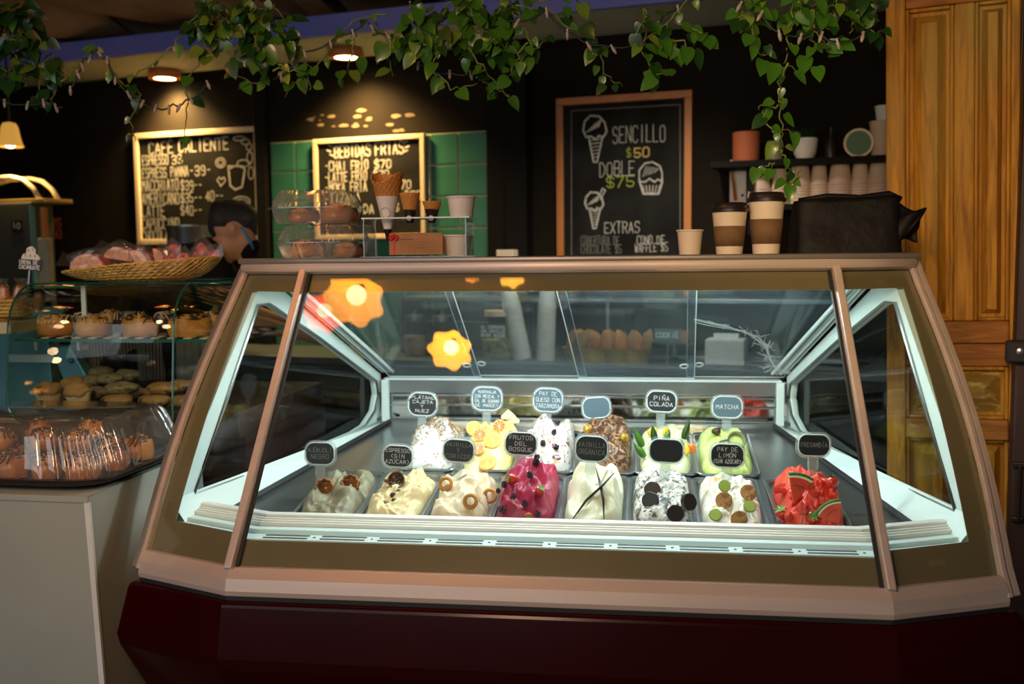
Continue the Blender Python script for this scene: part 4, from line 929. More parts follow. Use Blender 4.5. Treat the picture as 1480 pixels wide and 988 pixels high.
# watermelon wedges and strawberries
M['melon'] = vary(mat('melon_flesh', (.72, .085, .03), .35, sss=.3), (.55, .04, .02), 30); M['melon_white'] = mat('melon_white', (.75, .72, .36), .4); M['melon_rind'] = mat('melon_rind', (.04, .12, .03), .4)
def melon(X, lab, r=.06, a0=0, a1=62):
    t = thing('watermelon_wedge', X, lab, 'watermelon')
    def arc(r0, r1, y0, y1):
        m = MB(); n_ = 12; pts = [(r0*cos(R(a0+(a1-a0)*k/n_)), r0*sin(R(a0+(a1-a0)*k/n_))) for k in range(n_+1)]+[(r1*cos(R(a1-(a1-a0)*k/n_)), r1*sin(R(a1-(a1-a0)*k/n_))) for k in range(n_+1)]
        return m.prism(pts, y0, y1, RX(R(90)))
    arc(.001, r*.86, -.006, .006).obj('flesh', 'melon', t, bevel=.001); arc(r*.86, r*.93, -.006, .006).obj('white_rim', 'melon_white', t); arc(r*.93, r, -.0065, .0065).obj('rind', 'melon_rind', t, bevel=.001)
    for k in range(5): a = R(a0+(a1-a0)*(.2+.15*k)); MB().sphere((r*.6*cos(a), -.0065, r*.6*sin(a)), (.0012, .0006, .002), 6, 4).obj('seed', 'lid', t)
melon(T(HP(1147, 728, .38)) @ RZ(R(-5)) @ RY(R(-8)), 'upright watermelon wedge at the left of the red gelato', .075, 45, 92)
melon(T(HP(1213, 757, .29)) @ RZ(R(-8)) @ RY(R(0)), 'watermelon wedge lying at the right front of the red gelato', .058, 88, 160)
strawberry(T(HP(1202, 698, .42)) @ RX(R(-15)), 'strawberry standing upright at the back of the red gelato', 1.35)
strawberry(T(HP(1131, 742, .30)) @ RX(R(20)) @ RY(R(-25)), 'strawberry with calyx at the left front of the red gelato', 1.25)
strawberry(T(HP(1173, 748, .275)) @ RX(R(55)), 'strawberry showing its calyx at the front middle of the red gelato', 1.2)
for k in range(9):   # red ice chunks
    px, py, y = ((1128, 706, .36), (1140, 745, .29), (1160, 735, .32), (1178, 712, .36), (1190, 725, .33), (1168, 700, .40), (1150, 716, .35), (1205, 716, .36), (1184, 700, .41))[k]
    m = MB(); m.sphere((0, 0, 0), (.017, .012, .012), 7, 5, wob=.9, seed=k+3)
    put('watermelon_ice_shard', m, bpy.data.materials['watermelon_gelato'], T(HP(px, py, y)) @ RZ(k) @ RY(k*.6), 'jagged red ice shard, %s on the red gelato' % ('at the far left edge', 'lowest at the left', 'left of the front strawberry', 'below the sign stake', 'right of centre', 'behind the upright wedge', 'against the upright wedge', 'right under the standing strawberry', 'behind the sign stake')[k], 'gelato', 'red ice shards', smooth=False)
# orange slices
M['orange_rind'] = mat('orange_rind', (.80, .40, .02), .4); M['orange_pith'] = mat('orange_pith', (.85, .72, .42), .5); M['orange_pulp'] = vary(mat('orange_pulp', (.90, .50, .015), .25, sss=.2), (.85, .62, .10), 40); M['blood_pulp'] = vary(mat('grapefruit_pulp', (.72, .17, .02), .25, sss=.2), (.80, .30, .05), 40)
for k, (px, py, y, red, r_, tl_) in enumerate(((685, 619, .80, 0, .0235, 62), (694, 628, .76, 1, .0200, 60), (712, 636, .72, 0, .0255, 58), (722, 616, .82, 1, .0210, 66), (691, 648, .70, 1, .0200, 55), (705, 669, .655, 0, .0245, 48), (738, 648, .74, 0, .018, 60))):
    t = thing('orange_slice', T(HP(px, py, y)) @ RZ(R(random.uniform(-25, 15))) @ RX(R(tl_)), '%s slice %s on the yellow gelato' % ('blood orange' if red else 'yellow orange', ('standing at the upper left', 'between the two large yellow ones', 'largest in the middle', 'below the sign stake', 'peeking out behind the sign', 'lying lowest at the front', 'small, at the right edge')[k]), 'orange slice', 'orange slices')
    disc(r_, .003, 36).obj('rind', 'orange_rind', t); disc(r_*.92, .0010, 36).obj('pith', 'orange_pith', t).location = (0, 0, .0026)
    m = MB()
    for q in range(9):
        a0, a1 = q*40+3, q*40+37; m.prism([(r_*.10*cos(R((a0+a1)/2)), r_*.10*sin(R((a0+a1)/2)))]+[(r_*.83*cos(R(a0+(a1-a0)*e/4)), r_*.83*sin(R(a0+(a1-a0)*e/4))) for e in range(5)], 0.0047, .0046)
    m.obj('pulp', 'blood_pulp' if red else 'orange_pulp', t)['kind'] = 'stuff'
for k, (px, py, y) in enumerate(((742, 612, .86), (735, 606, .88))):
    put('mango_wedge', MB().prism([(-.02, 0), (.02, 0), (.022, .01), (0, .03), (-.022, .01)], 0, .006), 'orange_pith', T(HP(px, py, y)) @ RX(R(80)) @ RY(R(-30+20*k)), 'pale pineapple wedge at the back right of the yellow gelato%s' % (', the taller one' if k else ''), 'fruit wedge', 'pale wedges', smooth=False, bevel=.002)
# blackberries on the cheesecake gelato
for k, (px, py, y) in enumerate(((801, 624, .78), (806, 610, .84), (804, 646, .72), (785, 640, .74), (776, 660, .69), (774, 668, .66))):
    put('dark_berry', MB().sphere((0, 0, 0), (.008, .006, .009), 9, 7, wob=.5, seed=k), bpy.data.materials['blackberry'], T(HP(px, py, y)), 'dark berry %s of the white swirled gelato' % ('on the right slope', 'at the top right', 'low on the right', 'in the centre', 'low on the left', 'lowest at the left, by the pink mound')[k], 'berry', 'dark berries')
# gold wrapped chocolates
M['gold'] = vary(mat('gold_foil', (.80, .50, .12), .3, metal=.9), (.62, .36, .07), 60, bump=1.0, bscale=90)
for k, (px, py, y) in enumerate(((850, 620, .80), (902, 632, .74))):
    put('wrapped_chocolate', MB().sphere((0, 0, 0), .0140, 20, 14, wob=.12, seed=k), 'gold', T(HP(px, py, y)), 'gold foil wrapped chocolate on the %s of the brown gelato' % ('left' if k == 0 else 'right'), 'chocolate', 'gold wrapped chocolates', smooth='all')
# pineapple leaves and rings
for k, (px, py, y, h, a, b) in enumerate(((929, 645, .80, .060, -25, 10), (947, 640, .84, .050, -8, 12), (961, 640, .83, .040, 22, 10), (988, 634, .84, .058, 18, 12), (932, 660, .74, .05, -38, 12))):
    m = MB(); m.grid(lambda u, v, h=h: ((.010*sin(pi*min(1, .25+v*.75)))*(u*2-1), -.006*(1-(u*2-1)**2)+.012*v*v, h*v), 6, 10)
    o = put('pineapple_leaf', m, 'leaf_b' if k % 2 else 'leaf_a', T(HP(px, py, y)) @ RY(R(a)), 'pointed green pineapple leaf, %s in the pale gelato' % ('tall at the left', 'second from the left', 'short in the middle', 'broad at the right', 'low at the left edge')[k], 'leaf', 'pineapple leaves', smooth='all')
    o.modifiers.new('t', 'SOLIDIFY').thickness = .001
for k, (px, py, y) in enumerate(((944, 624, .86), (962, 624, .86), (991, 650, .76), (998, 648, .77))):
    put('pineapple_piece', MB().sphere((0, 0, 0), (.016, .007, .014), 12, 8, wob=.35, seed=k), 'orange_pulp' if k < 3 else 'blood_pulp', T(HP(px, py, y)) @ RZ(k), 'yellow pineapple piece %s' % ('behind the left leaf', 'between the two back leaves', 'by the black sign on the right', 'browned, at the right edge of the pan')[k], 'pineapple', 'pineapple pieces')
# glass of matcha powder
t = thing('matcha_glass', T(HP(1064, 637, .80)) @ RX(R(65)) @ RZ(R(20)), 'small steel rimmed glass of green powder on the matcha gelato', 'glass')
MB().lathe([(0, -.02), (.018, -.02), (.025, .006), (.026, .008), (.0235, .008), (.017, -.012), (0, -.013)], 28).obj('bowl', 'steel', t, smooth=True)
MB().lathe([(0, -.004), (.012, -.003), (.019, -.006)], 20).obj('powder', bpy.data.materials['matcha_gelato'], t, smooth=True)
MB().tube([(-.02, .01, 0), (-.045, .012, .006)], 0.0039, 6).obj('spoon', 'steel', t)
put('matcha_biscuit', MB().sphere((0, 0, 0), (.014, .012, .010), 10, 8, wob=.5), 'choc', T(HP(1036, 623, .86)), 'dark crumbly piece at the back left of the matcha gelato', 'biscuit', smooth='all')
# nut crumbs on the banana gelato
m = MB(); rnd = random.Random(3)
for k in range(800):
    u, v = rnd.uniform(-.85, .85), rnd.triangular(-.6, .95, .6); p, nn = G['platano'].world(u, v, .007); m.box(-.003, -.0015, -.001, .003, .0015, .001, T(p) @ RZ(rnd.uniform(0, 6)) @ RX(rnd.uniform(-1, 1)) @ SCL(rnd.uniform(.5, 1.2)))
o = m.obj('nut_crumbs', vary(mat('nut_brown', (.40, .20, .08), .7), (.62, .42, .20), 80)); tag(o, 'chopped nut crumbs scattered on the white banana gelato', 'nuts', kind='stuff')
m = MB()
for k in range(200):
    u, v = rnd.uniform(-.8, .8), rnd.uniform(-.8, .8); g = 'queso'; p, nn = G[g].world(u, v, .006); m.box(-.0025, -.0015, -.001, .0025, .0015, .001, T(p) @ RZ(rnd.uniform(0, 6)) @ RX(rnd.uniform(-1, 1)) @ SCL(rnd.uniform(.5, 1.1)))
o = m.obj('biscuit_crumbs', 'biscuit'); tag(o, 'biscuit crumbs scattered on the white berry-swirled gelato', 'crumbs', kind='stuff')
m = MB()
for k in range(240):
    u, v = rnd.uniform(-.85, .85), rnd.uniform(-.9, .9); p, nn = G['hazelnut'].world(u, v, .006); m.box(-.0025, -.0012, -.001, .0025, .0012, .001, T(p) @ RZ(rnd.uniform(0, 6)) @ RX(rnd.uniform(-1, 1)) @ SCL(rnd.uniform(.5, 1.3)))
o = m.obj('chocolate_shavings', 'choc'); tag(o, 'dark chocolate shavings over the brown hazelnut gelato', 'chocolate', kind='stuff')

# ---------------------------------------------------------------- flavour signs
def flav(px, py, y, w_, h_, rot, plate, lines, tx, lab, stem=.075, yaw=0, sh=0, txm='marker', lean=6):
    X = T(CM @ CP(px, py, y)) @ RZ(R(-4+yaw)) @ RX(R(-lean)) @ RY(R(rot))
    X0 = X @ T((sh, 0, -h_/2-stem))
    t = thing('flavour_sign', X0, lab, 'sign', 'oval slate flavour signs'); B = T((-sh, 0, h_/2+stem))
    def plate_(ww, hh, r, y0, y1, nm, m, bev): 
        o = MB().prism(rrect(ww, hh, r, 6), y0, y1, RX(R(90))).obj(nm, m, t, bevel=bev); o.matrix_local = B; return o
    plate_(w_+.012, h_+.012, h_*.45, -.0035, .0015, 'acrylic_frame', 'sign_clear', .0012)
    plate_(w_, h_, h_*.40, .0018, .0030, 'slate', plate, 0)
    MB().tube([(x, -.0028, z) for x, z in rrect(w_+.001, h_+.001, h_*.40, 6)], 0.0018, 6, closed=True).obj('inner_rim', 'plexi_edge', t, smooth=True).matrix_local = B
    st = MB(); st.box(-.0105+sh*0, -.001, 0, .0105, .002, stem+.003); st.box(-.013, -.002, stem*.45, -.0105, .003, stem*.95); st.box(.0105, -.002, stem*.45, .013, .003, stem*.95)
    st.obj('stake', 'sign_clear', t, bevel=.0006)
    if lines:
        m = MB(); n_ = len(lines); lh = h_*.80/n_
        lh = min(lh, h_*.30)
        for i, ln in enumerate(lines):
            z1 = lh*n_/2-lh*i-lh*.12; z0 = z1-lh*.66; ww = min(w_*.84, len(ln)*tx)
            text(m, ln, -ww/2, ww/2, z0, z1, .0010 if txm == 'marker' else .0009, -.0036, i+px, .05)
        m.obj('lettering', txm, t, fix=False).matrix_local = B
    return t
S_ = 'black slate sign reading %s, %s'
flav(463, 655, .44, 0.077, 0.056, 0, 'sign_black', ['AJONJOLÍ', 'NEGRO'], 0.0097, 'black slate sign with rubbed lettering NEGRO, at the left end of the front row', .050, -6, txm='marker_dim')
flav(575, 659, .44, 0.074, 0.054, 3, 'sign_black', ['ESPRESSO', '(SIN', 'AZÚCAR)'], 0.0088, S_ % ('ESPRESSO', 'front row over the coffee gelato'), .060)
flav(663, 651, .44, 0.077, 0.056, 4, 'sign_black', ['VAINILLA', 'Y', 'CORICOS'], 0.0094, S_ % ('VAINILLA Y CORICOS', 'over the ringed cream gelato'), .060, txm='marker_dim')
flav(753, 641, .46, 0.079, 0.056, 3, 'sign_black', ['FRUTOS', 'DEL', 'BOSQUE'], 0.0099, S_ % ('FRUTOS DEL BOSQUE', 'over the pink gelato'), .050)
flav(855, 648, .44, 0.079, 0.061, 4, 'sign_black', ['VAINILLA', 'ORGÁNICA'], 0.0096, S_ % ('VAINILLA ORGANICA', 'over the white gelato'), .060, txm='marker_dim')
flav(963, 651, .44, 0.082, 0.056, 3, 'sign_black', [], 0.0091, 'blank black slate sign over the speckled gelato', .060)
flav(1051, 658, .44, 0.079, 0.056, 2, 'sign_black', ['PAY DE', 'LIMÓN', '(SIN AZÚCAR)'], 0.0081, S_ % ('PAY DE LIMON', 'over the lime pie gelato'), .060)
flav(1176, 643, .44, 0.077, 0.051, 3, 'sign_black', ['FRESANDÍA'], 0.0081, S_ % ('FRESANDIA', 'at the right end of the front row'), .060, 8, txm='marker_dim')
flav(611, 584, .90, 0.084, 0.067, 3, 'sign_black', ['PLÁTANO', 'CAJETA', 'Y', 'NUEZ'], 0.0101, S_ % ('PLATANO CAJETA Y NUEZ', 'at the left of the back row'), .065)
flav(704, 576, .90, 0.087, 0.067, 2, 'sign_grey', ['NARANJA', 'CON MEZCAL Y', 'SAL DE GUSANO', 'DE MAGÜEY'], 0.0075, 'slate sign with four lines of lettering, NARANJA CON MEZCAL, in the back row', .065)
flav(792, 578, .90, 0.084, 0.067, 3, 'sign_grey', ['PAY DE', 'QUESO CON', 'ZARZAMORA'], 0.0088, 'grey slate sign reading PAY DE QUESO CON ZARZAMORA, in the back row', .065)
flav(862, 589, .88, 0.079, 0.059, -4, 'sign_grey', [], 0.0091, 'blank blue-grey sign over the brown gelato', .070)
flav(956, 580, .90, 0.084, 0.059, 3, 'sign_black', ['PIÑA', 'COLADA'], 0.0111, S_ % ('PINA COLADA', 'in the back row'), .065)
flav(1051, 588, .90, 0.084, 0.061, 2, 'sign_grey', ['MATCHA'], 0.0107, 'grey slate sign reading MATCHA at the right of the back row', .060)
# ================================================================= ON TOP OF THE CASE
TZ = 1.3445
def top(px, y): p = CP(px, 370, y); return CM @ T((p.x, y, TZ))
# plastic clamshells with ridged walls
def clamshell(X, lab, w_=.235, d_=.20, h_=.092):
    t = thing('pastry_clamshell', X, lab, 'box', 'clear clamshell boxes on the case')
    def shell(z0, z1, s0, s1, top_):
        def fn(u, v):
            P = rr_pt(u, w_/2*(s0+(s1-s0)*v), d_/2*(s0+(s1-s0)*v)); k = 1+.016*cos(2*pi*u*72)*(1 if .05 < v < .95 else 0)
            return (P[0]*k, P[1]*k, z0+(z1-z0)*v)
        m = MB().grid(fn, 432, 6, None, True); k = len(m.v)
        s_ = s1 if top_ else s0; zz = z1 if top_ else z0
        m.add([(rr_pt(i/40, w_/2*s_, d_/2*s_))+(zz,) for i in range(40)], [tuple(range(40))]); return m
    def rr_pt(u, a, b):
        an = 2*pi*u; c_, s_ = cos(an), sin(an); e = 2/5.0
        return (a*abs(c_)**e*(1 if c_ > 0 else -1), b*abs(s_)**e*(1 if s_ > 0 else -1))
    shell(0, h_*.47, .86, .98, False).obj('base_shell', 'ridged_plastic', t, smooth=True); shell(h_*.51, h_, .98, .80, True).obj('lid_shell', 'ridged_plastic', t, smooth=True)
    m = MB(); m.add([rr_pt(i/48, w_/2*.98, d_/2*.98)+(h_*.49,) for i in range(48)]+[rr_pt(i/48, w_/2*1.05, d_/2*1.05)+(h_*.49,) for i in range(48)], [(i, (i+1) % 48, 48+(i+1) % 48, 48+i) for i in range(48)])
    fl = m.obj('flange', 'clear_plastic', t); fl.modifiers.new('t', 'SOLIDIFY').thickness = .0015
    MB().box(-w_*.60, -.014, h_*.485, -w_*.5, .014, h_*.5).obj('tab', 'clear_plastic', t); MB().box(w_*.5, -.014, h_*.485, w_*.58, .014, h_*.5).obj('tab', 'clear_plastic', t); return t
def roll(X, lab, r=.042, h=.036, m='bread_orange', drizzle='choc', group=None, squash=1, cat='roll', white=False, seed=0):
    """spiral cinnamon roll: wound dough, drizzled"""
    t = thing('cinnamon_roll', X, lab, cat, group)
    def fn(u, v):
        a = 2*pi*u*2.6; rad = r*(1-.80*u); 
        prof = sin(pi*v); th = r*.20
        zz = h*(.10+.80*v)+h*.22*(1-rad/r) if v < 1 else h
        rr = rad+th*.55*prof*(1 if u < .99 else .3)+.0018*sin(a*5+seed)
        return (rr*cos(a), rr*sin(a)*squash, h*v*(1+.28*u)+.001*sin(a*3))
    mb = MB().grid(fn, 70, 6)
    mb.lathe([(0, h*.92), (r*.72, h*.90), (r*.98, h*.72), (r*1.06, h*.45), (r*1.03, h*.15), (r*.92, 0), (0, 0)], 24, SCL(1, squash, 1), wob=lambda a, z: 1+.04*sin(a*3+seed)+.02*sin(a*7+z*100))
    mb.obj('dough', m, t, smooth='all', fix=False)
    sp = MB(); pts = [(r*(.95-.82*k/40)*cos(2*pi*2.6*k/40), r*(.95-.82*k/40)*sin(2*pi*2.6*k/40)*squash, h*(.93+.28*k/40)) for k in range(41)]; sp.tube(pts, .0032*r/.042, 5); sp.obj('filling', 'choc', t, smooth='all')
    if drizzle:
        d = MB(); rnd = random.Random(seed)
        for k in range(8):
            x = -r*.9+r*1.8*k/7; ln = math.sqrt(max(0.0001, r*r-x*x))*.98
            d.tube([(x+rnd.uniform(-.002, .002), ln*s_*squash, h*(1.18-.32*abs(s_)**2)-(.006 if abs(s_) == 1 else 0)) for s_ in (-1, -.5, 0, .5, 1)], .0016, 5)
        d.obj('drizzle', drizzle, t, smooth='all')
    return t
X1 = top(470, .68) @ RZ(R(-3)); clamshell(X1, 'lower clear clamshell of the two, resting on the display case')
X2 = top(462, .68) @ RZ(R(2)) @ T((0, 0, .0945)); clamshell(X2, 'upper clear clamshell holding two orange glazed pastries')
for px, dzz, lab, s_, m_ in ((440, .1, 'drizzled pastry at the left in the upper clamshell', .9, 'bread_orange'), (492, .1, 'smooth orange pastry at the right in the upper clamshell', 1.1, 'bread_orange'), (445, .004, 'baked pastry at the left in the lower clamshell', 1.1, 'bread_orange'), (503, .004, 'pastry with dark filling at the right in the lower clamshell', .9, 'bread')):
    roll(top(px, .68) @ T((0, 0, dzz)), lab, .044*s_, .038*s_, m_, 'choc' if 'smooth' not in lab else None, 'pastries in the clamshells', 1.2, 'pastry', seed=px)
# acrylic stand with cones
t = thing('cone_stand', top(595, .60), 'clear acrylic cone stand carrying waffle cones on the display case', 'stand')
w2 = .135
sz = (1.35-TZ)+.085
SP = frame(top(595, .60))
zsh = SP(595, 315).z; xl, xr = SP(531, 315).x, SP(684, 315).x
m = MB().box(xl, -.06, zsh-.003, xr, .06, zsh); m.obj('shelf_plate', 'clear_plastic', t); MB().box(xl, -.061, zsh-.0032, xr, -.0585, zsh+.0004).obj('plate_edge', 'plexi_edge', t)
for x in (xl+.004, xr-.012): MB().box(x, -.06, .004, x+.003, .06, zsh-.003).obj('leg_plate', 'clear_plastic', t)
MB().box(xl-.005, -.065, 0, xr+.015, .065, .004).obj('foot_plate', 'clear_plastic', t)
def wafflecone(px, pyt, pyb, rtop, lab, sleeve_m, sl_top, sl_bot, tip=None, ruffle=True, logo=True):
    zt, zb_ = SP(px, pyt).z, SP(px, pyb).z; x = SP(px, pyt).x
    X = top(595, .60) @ T((x, 0, zb_)); t = thing('ice_cream_cone', X, lab, 'cone', 'sample cones in the stand'); H = zt-zb_
    zs_, ze = SP(px, sl_top).z-zb_, SP(px, sl_bot).z-zb_; rb = rtop*.30 if pyb < 340 else .003
    def rad(z): return rb+(rtop-rb)*(z/H)
    def fn(u, v):
        a = 2*pi*u; z = (zs_-.004)+(H-zs_+.004)*v; r_ = rad(z)*(1+.03*sin(a*1.0+v*3)); z2 = z+(v*(.006*abs(sin(a*9))+(-.028*max(0, cos(a+1.9))**2 if ruffle else 0)) if ruffle else 0)
        return (r_*cos(a), r_*sin(a), z2)
    c = MB().grid(fn, 64, 10, None, True).obj('waffle', 'waffle', t, smooth='all', fix=False); c.modifiers.new('t', 'SOLIDIFY').thickness = .002
    m = MB()   # raised waffle grid
    for q in range(16):
        for sg in (-1, 1):
            pts = []
            for k in range(7):
                a = 2*pi*q/16+sg*k*.16; p = fn((a/(2*pi)) % 1, k/6); pts.append((p[0]*1.02, p[1]*1.02, p[2]))
            m.tube(pts, .0011, 4)
    m.obj('waffle_ridges', 'bread', t, smooth='all')['kind'] = 'stuff'
    r1 = rad(zs_)*1.05; MB().lathe([(rad(ze)*1.06+.0005, ze), (r1, zs_)], 32).obj('paper_sleeve', sleeve_m, t, smooth=True)
    if tip: MB().lathe([(0, -.001), (.0035, 0), (rad(ze)*1.12, ze)], 20).obj('sleeve_tip', tip, t, smooth=True)
    if logo:
        zc = (zs_+ze)/2 if sleeve_m == 'paper' else ze+.012; rr = rad(zc)*1.06
        lm = MB(); rd = min(.014, rr*.62)
        XL = T((0, -rr-.0022, zc)) @ RX(R(90)+math.atan((rtop-rb)/H))
        if sleeve_m == 'paper': lm.tube([(rd*cos(q*pi/14), rd*sin(q*pi/14), 0) for q in range(28)], .0006, 4, XL, True)
        else: lm.prism([(rd*cos(q*pi/10), rd*sin(q*pi/10)) for q in range(20)], -.0018, .0008, XL)
        lm.obj('round_logo', 'ink_grey' if sleeve_m == 'paper' else 'paper', t)
    return t
wafflecone(559, 252, 348, .0430, 'tall white sleeved cone with ruffled waffle rim in the acrylic stand', 'paper', 284, 331, 'lid')
wafflecone(592, 279, 322, .0270, 'short waffle cone in a black sleeve, middle of the acrylic stand', 'lid', 303, 322, None, False)
wafflecone(624, 291, 322, .0250, 'smallest plain wafer cone in a black sleeve at the right of the stand', 'lid', 302, 322, None, False)
def tub(X, r, h, m, lab, rim=True):
    t = thing('paper_tub', X, lab, 'tub'); MB().lathe([(0, 0), (r*.80, 0), (r*.98, h-.004), (r*.95, h-.004), (r*.78, .003), (0, .003)], 36).obj('tub_wall', m, t, smooth=True)
    MB().grid(lambda u, v: ((r+.0022*cos(2*pi*v))*cos(2*pi*u), (r+.0022*cos(2*pi*v))*sin(2*pi*u), h-.002+.0026*sin(2*pi*v)), 36, 8, None, True).obj('rolled_rim', m, t, smooth=True); return t
x = SP(667, 315).x; tub(top(595, .60) @ T((x, 0, zsh+.001)), .0375, .054, 'paper', 'small white paper tub standing on the acrylic stand')
x = SP(660, 368).x; tub(top(595, .60) @ T((x, 0.0, .0045)), .0415, .055, 'paper', 'white paper tub standing under the acrylic shelf')
a, b = SP(563, 362, -.075), SP(640, 325, -.075)
t = thing('gift_card_box', top(595, .60) @ T(((a.x+b.x)/2, -.075, .002)), 'kraft gift card with red ribbon propped before the stand', 'card')
W_, H_ = b.x-a.x, b.z-a.z-.002
MB().box(-W_/2, -.004, .006, W_/2, .004, H_).obj('card_body', 'kraft', t, bevel=.001)
MB().box(-W_/2+.010, -.0052, .006, -W_/2+.016, -.0042, H_).obj('ribbon', 'red', t)
m = MB()
for an in (40, 140, 220, 320, 90, 0, 180): m.sphere((-W_/2+.013+.009*cos(R(an)), -.0075, H_-.012+.007*sin(R(an))), (.0055, .002, .0035), 8, 6)
m.sphere((-W_/2+.013, -.009, H_-.012), (.004, .003, .004), 8, 6); m.obj('bow', 'red', t, smooth='all')
m = MB()
for k in range(6): m.box(-W_/2+.03, -.0046, H_-.018-.0062*k, W_/2-(.02 if k else .06), -.0042, H_-.0184-.0062*k)
for k in range(9): m.box(-W_/2+.031+.004*k, -.0047, H_-.0165, -W_/2+.033+.004*k, -.0043, H_-.0145)
m.box(-.002, -.0047, .012, -.0015, -.0042, .024); m.box(-.002, -.0047, .0235, .035, -.0042, .024); m.obj('printed_lines', 'ink', t)['kind'] = 'stuff'
# cups
QP = frame(top(1000, .58))
def cupz(py): return QP(1000, py).z
x = QP(997, 366).x; tub(top(1000, .58) @ T((x, 0, 0)), .0330, cupz(332), 'paper_warm', 'small cream paper cup left of the coffee cups on the case')
def coffee(px, y, pyt, r, lab):
    F = frame(top(px, y)); h = F(px, pyt).z; lid = .022
    t = thing('coffee_cup', top(px, y), lab, 'cup', 'takeaway coffee cups on the case'); hb = h-lid; rb = r*.74
    def rd(z): return rb+(r-rb)*z/hb
    MB().lathe([(0, 0), (rb, 0), (r, hb), (r+.002, hb), (r+.002, hb+.003), (0, hb+.003)], 40).obj('cup_wall', 'paper_warm', t, smooth=True)
    s0, s1 = hb*.20, hb*.66; MB().lathe([(rd(s0)+.0012, s0), (rd(s1)+.0012, s1)], 40).obj('sleeve', 'sleeve', t, smooth=True).modifiers.new('t', 'SOLIDIFY').thickness = .0012
    MB().lathe([(r+.004, hb-.002), (r+.0045, hb+.006), (r+.0005, hb+.008), (r-.002, hb+.019), (r-.006, h), (r-.010, h), (r-.011, h-.004), (0, h-.004)], 40).obj('lid', 'lid', t, smooth=True)
    return t
coffee(1054, .58, 293, .0440, 'shorter takeaway coffee cup with brown sleeve and black lid'); coffee(1107, .60, 278, .0450, 'tall takeaway coffee cup with brown sleeve and black lid')
# black bag
BX = top(1220, .62); BP = frame(BX)
def fnb(u, v):
    a = 2*pi*u; hw, hd = .135, .07; e = 2/6
    c_, s_ = cos(a), sin(a); x = hw*abs(c_)**e*(1 if c_ > 0 else -1); y = hd*abs(s_)**e*(1 if s_ > 0 else -1)
    k = 1-.06*v+.05*NZ.noise(V((x*14, y*14, v*3))); z = .138*v*(1+.03*x/hw)+.006*NZ.noise(V((x*20, y*20, v*5)))
    return (x*k, y*k*(1-.3*v), max(0.001, z))
t = thing('black_bag', BX, 'crumpled black cloth bag lying at the right end of the case top', 'bag')
m = MB().grid(fnb, 72, 14, None, True); m.add([fnb(i/72, 1) for i in range(72)], [tuple(range(72))]); m.obj('bag_body', 'bag', t, smooth='all')
def fold(u, v): return (.10+.075*u, -.03+.02*sin(u*5+v*4), .135-.11*v*(1-.35*u)-.03*u+.008*sin(v*11+u*6))
m = MB().grid(fold, 12, 12).obj('bag_flap', 'bag', t, smooth='all', fix=False); m.modifiers.new('t', 'SOLIDIFY').thickness = .003
MB().tube([(-.12, -.03, .135), (-.05, -.035, .146), (.03, -.03, .141), (.10, -.03, .150), (.13, -.03, .135)], .007, 8).obj('bag_hem', 'bag', t, smooth='all')
MB().tube([(.14, -.05, .05), (.165, -.05, .08), (.185, -.04, .11), (.16, -.03, .10)], .005, 6).obj('handle_strap', 'bag', t, smooth='all')

# ================================================================= LEFT: CREAM COUNTER, DOME TRAY, PASTRY CABINET
LM = T(atY(0, 713, 2.30).xy.to_3d()) @ RZ(R(-10)) @ SCL(1.18)
LF = frame(LM)
xr_ = LF(127, 717).x; ch = LF(127, 717).z
t = thing('cream_counter', LM @ T((xr_, 0, 0)), 'cream painted counter in the left foreground', 'counter')
LN = R(0)
lean = LF(150, 988).x-LF(127, 717).x; zlow = LF(150, 988).z
MB().add([(-1.1, 0, 0), (lean*ch/(ch-zlow), 0, 0), (0, 0, ch), (-1.1, 0, ch), (-1.1, .46, 0), (lean*ch/(ch-zlow), .46, 0), (0, .46, ch), (-1.1, .46, ch)], [(0, 1, 2, 3), (1, 5, 6, 2), (5, 4, 7, 6), (4, 0, 3, 7), (3, 2, 6, 7), (0, 4, 5, 1)]).obj('body', 'counter', t)
MB().add([(-1.1, -.004, ch-.012), (.002, -.004, ch-.012), (.002, -.004, ch), (-1.1, -.004, ch), (-1.1, .46, ch+.004), (.002, .46, ch+.004)], [(0, 1, 2, 3), (3, 2, 5, 4)]).obj('worktop_edge', 'counter', t)
m = MB(); m.box(-.008, -.003, .0, .003, .004, ch-.012, T((0, 0, 0)) @ MX(((1, 0, -lean/(ch-zlow), lean*ch/(ch-zlow)), (0, 1, 0, 0), (0, 0, 1, 0), (0, 0, 0, 1)))); m.obj('corner_bead', 'paper', t)
# dome tray: black tray, clear fluted dome
TX = LM @ T((-.21, .225, ch+.006)) @ RZ(R(0))
tw_, td_ = .255, .215
TF = frame(LM); 
a = TF(152, 712, .02); TXc = LM @ T((a.x-.305, .02+.195, ch+.006))
t = thing('pastry_tray', TXc, 'black party tray under a clear fluted dome full of small pastries', 'tray')
def rrp(u, a_, b_, e=2/7):
    an = 2*pi*u; c_, s_ = cos(an), sin(an); return (a_*abs(c_)**e*(1 if c_ > 0 else -1), b_*abs(s_)**e*(1 if s_ > 0 else -1))
def trayf(u, v):
    k = (.90, .99, 1.0, 1.0, .965)[min(4, int(v*4+.5))]; z = (0, .012, .016, .020, .020)[min(4, int(v*4+.5))]; P = rrp(u, .30*k, .205*k); return (*P, z)
m = MB().grid(trayf, 80, 4, None, True); m.add([rrp(i/80, .28, .19)+(.002,) for i in range(80)], [tuple(range(80))]); m.obj('tray_base', 'lid', t, smooth=True, fix=False)
def domef(u, v):
    fl = 1+.030*abs(sin(2*pi*u*22))**.6*(1 if .1 < v < .9 else .25)
    P = rrp(u, .288*(1-.13*v)*fl, .193*(1-.13*v)*fl); return (*P, .020+.100*(v**.9))
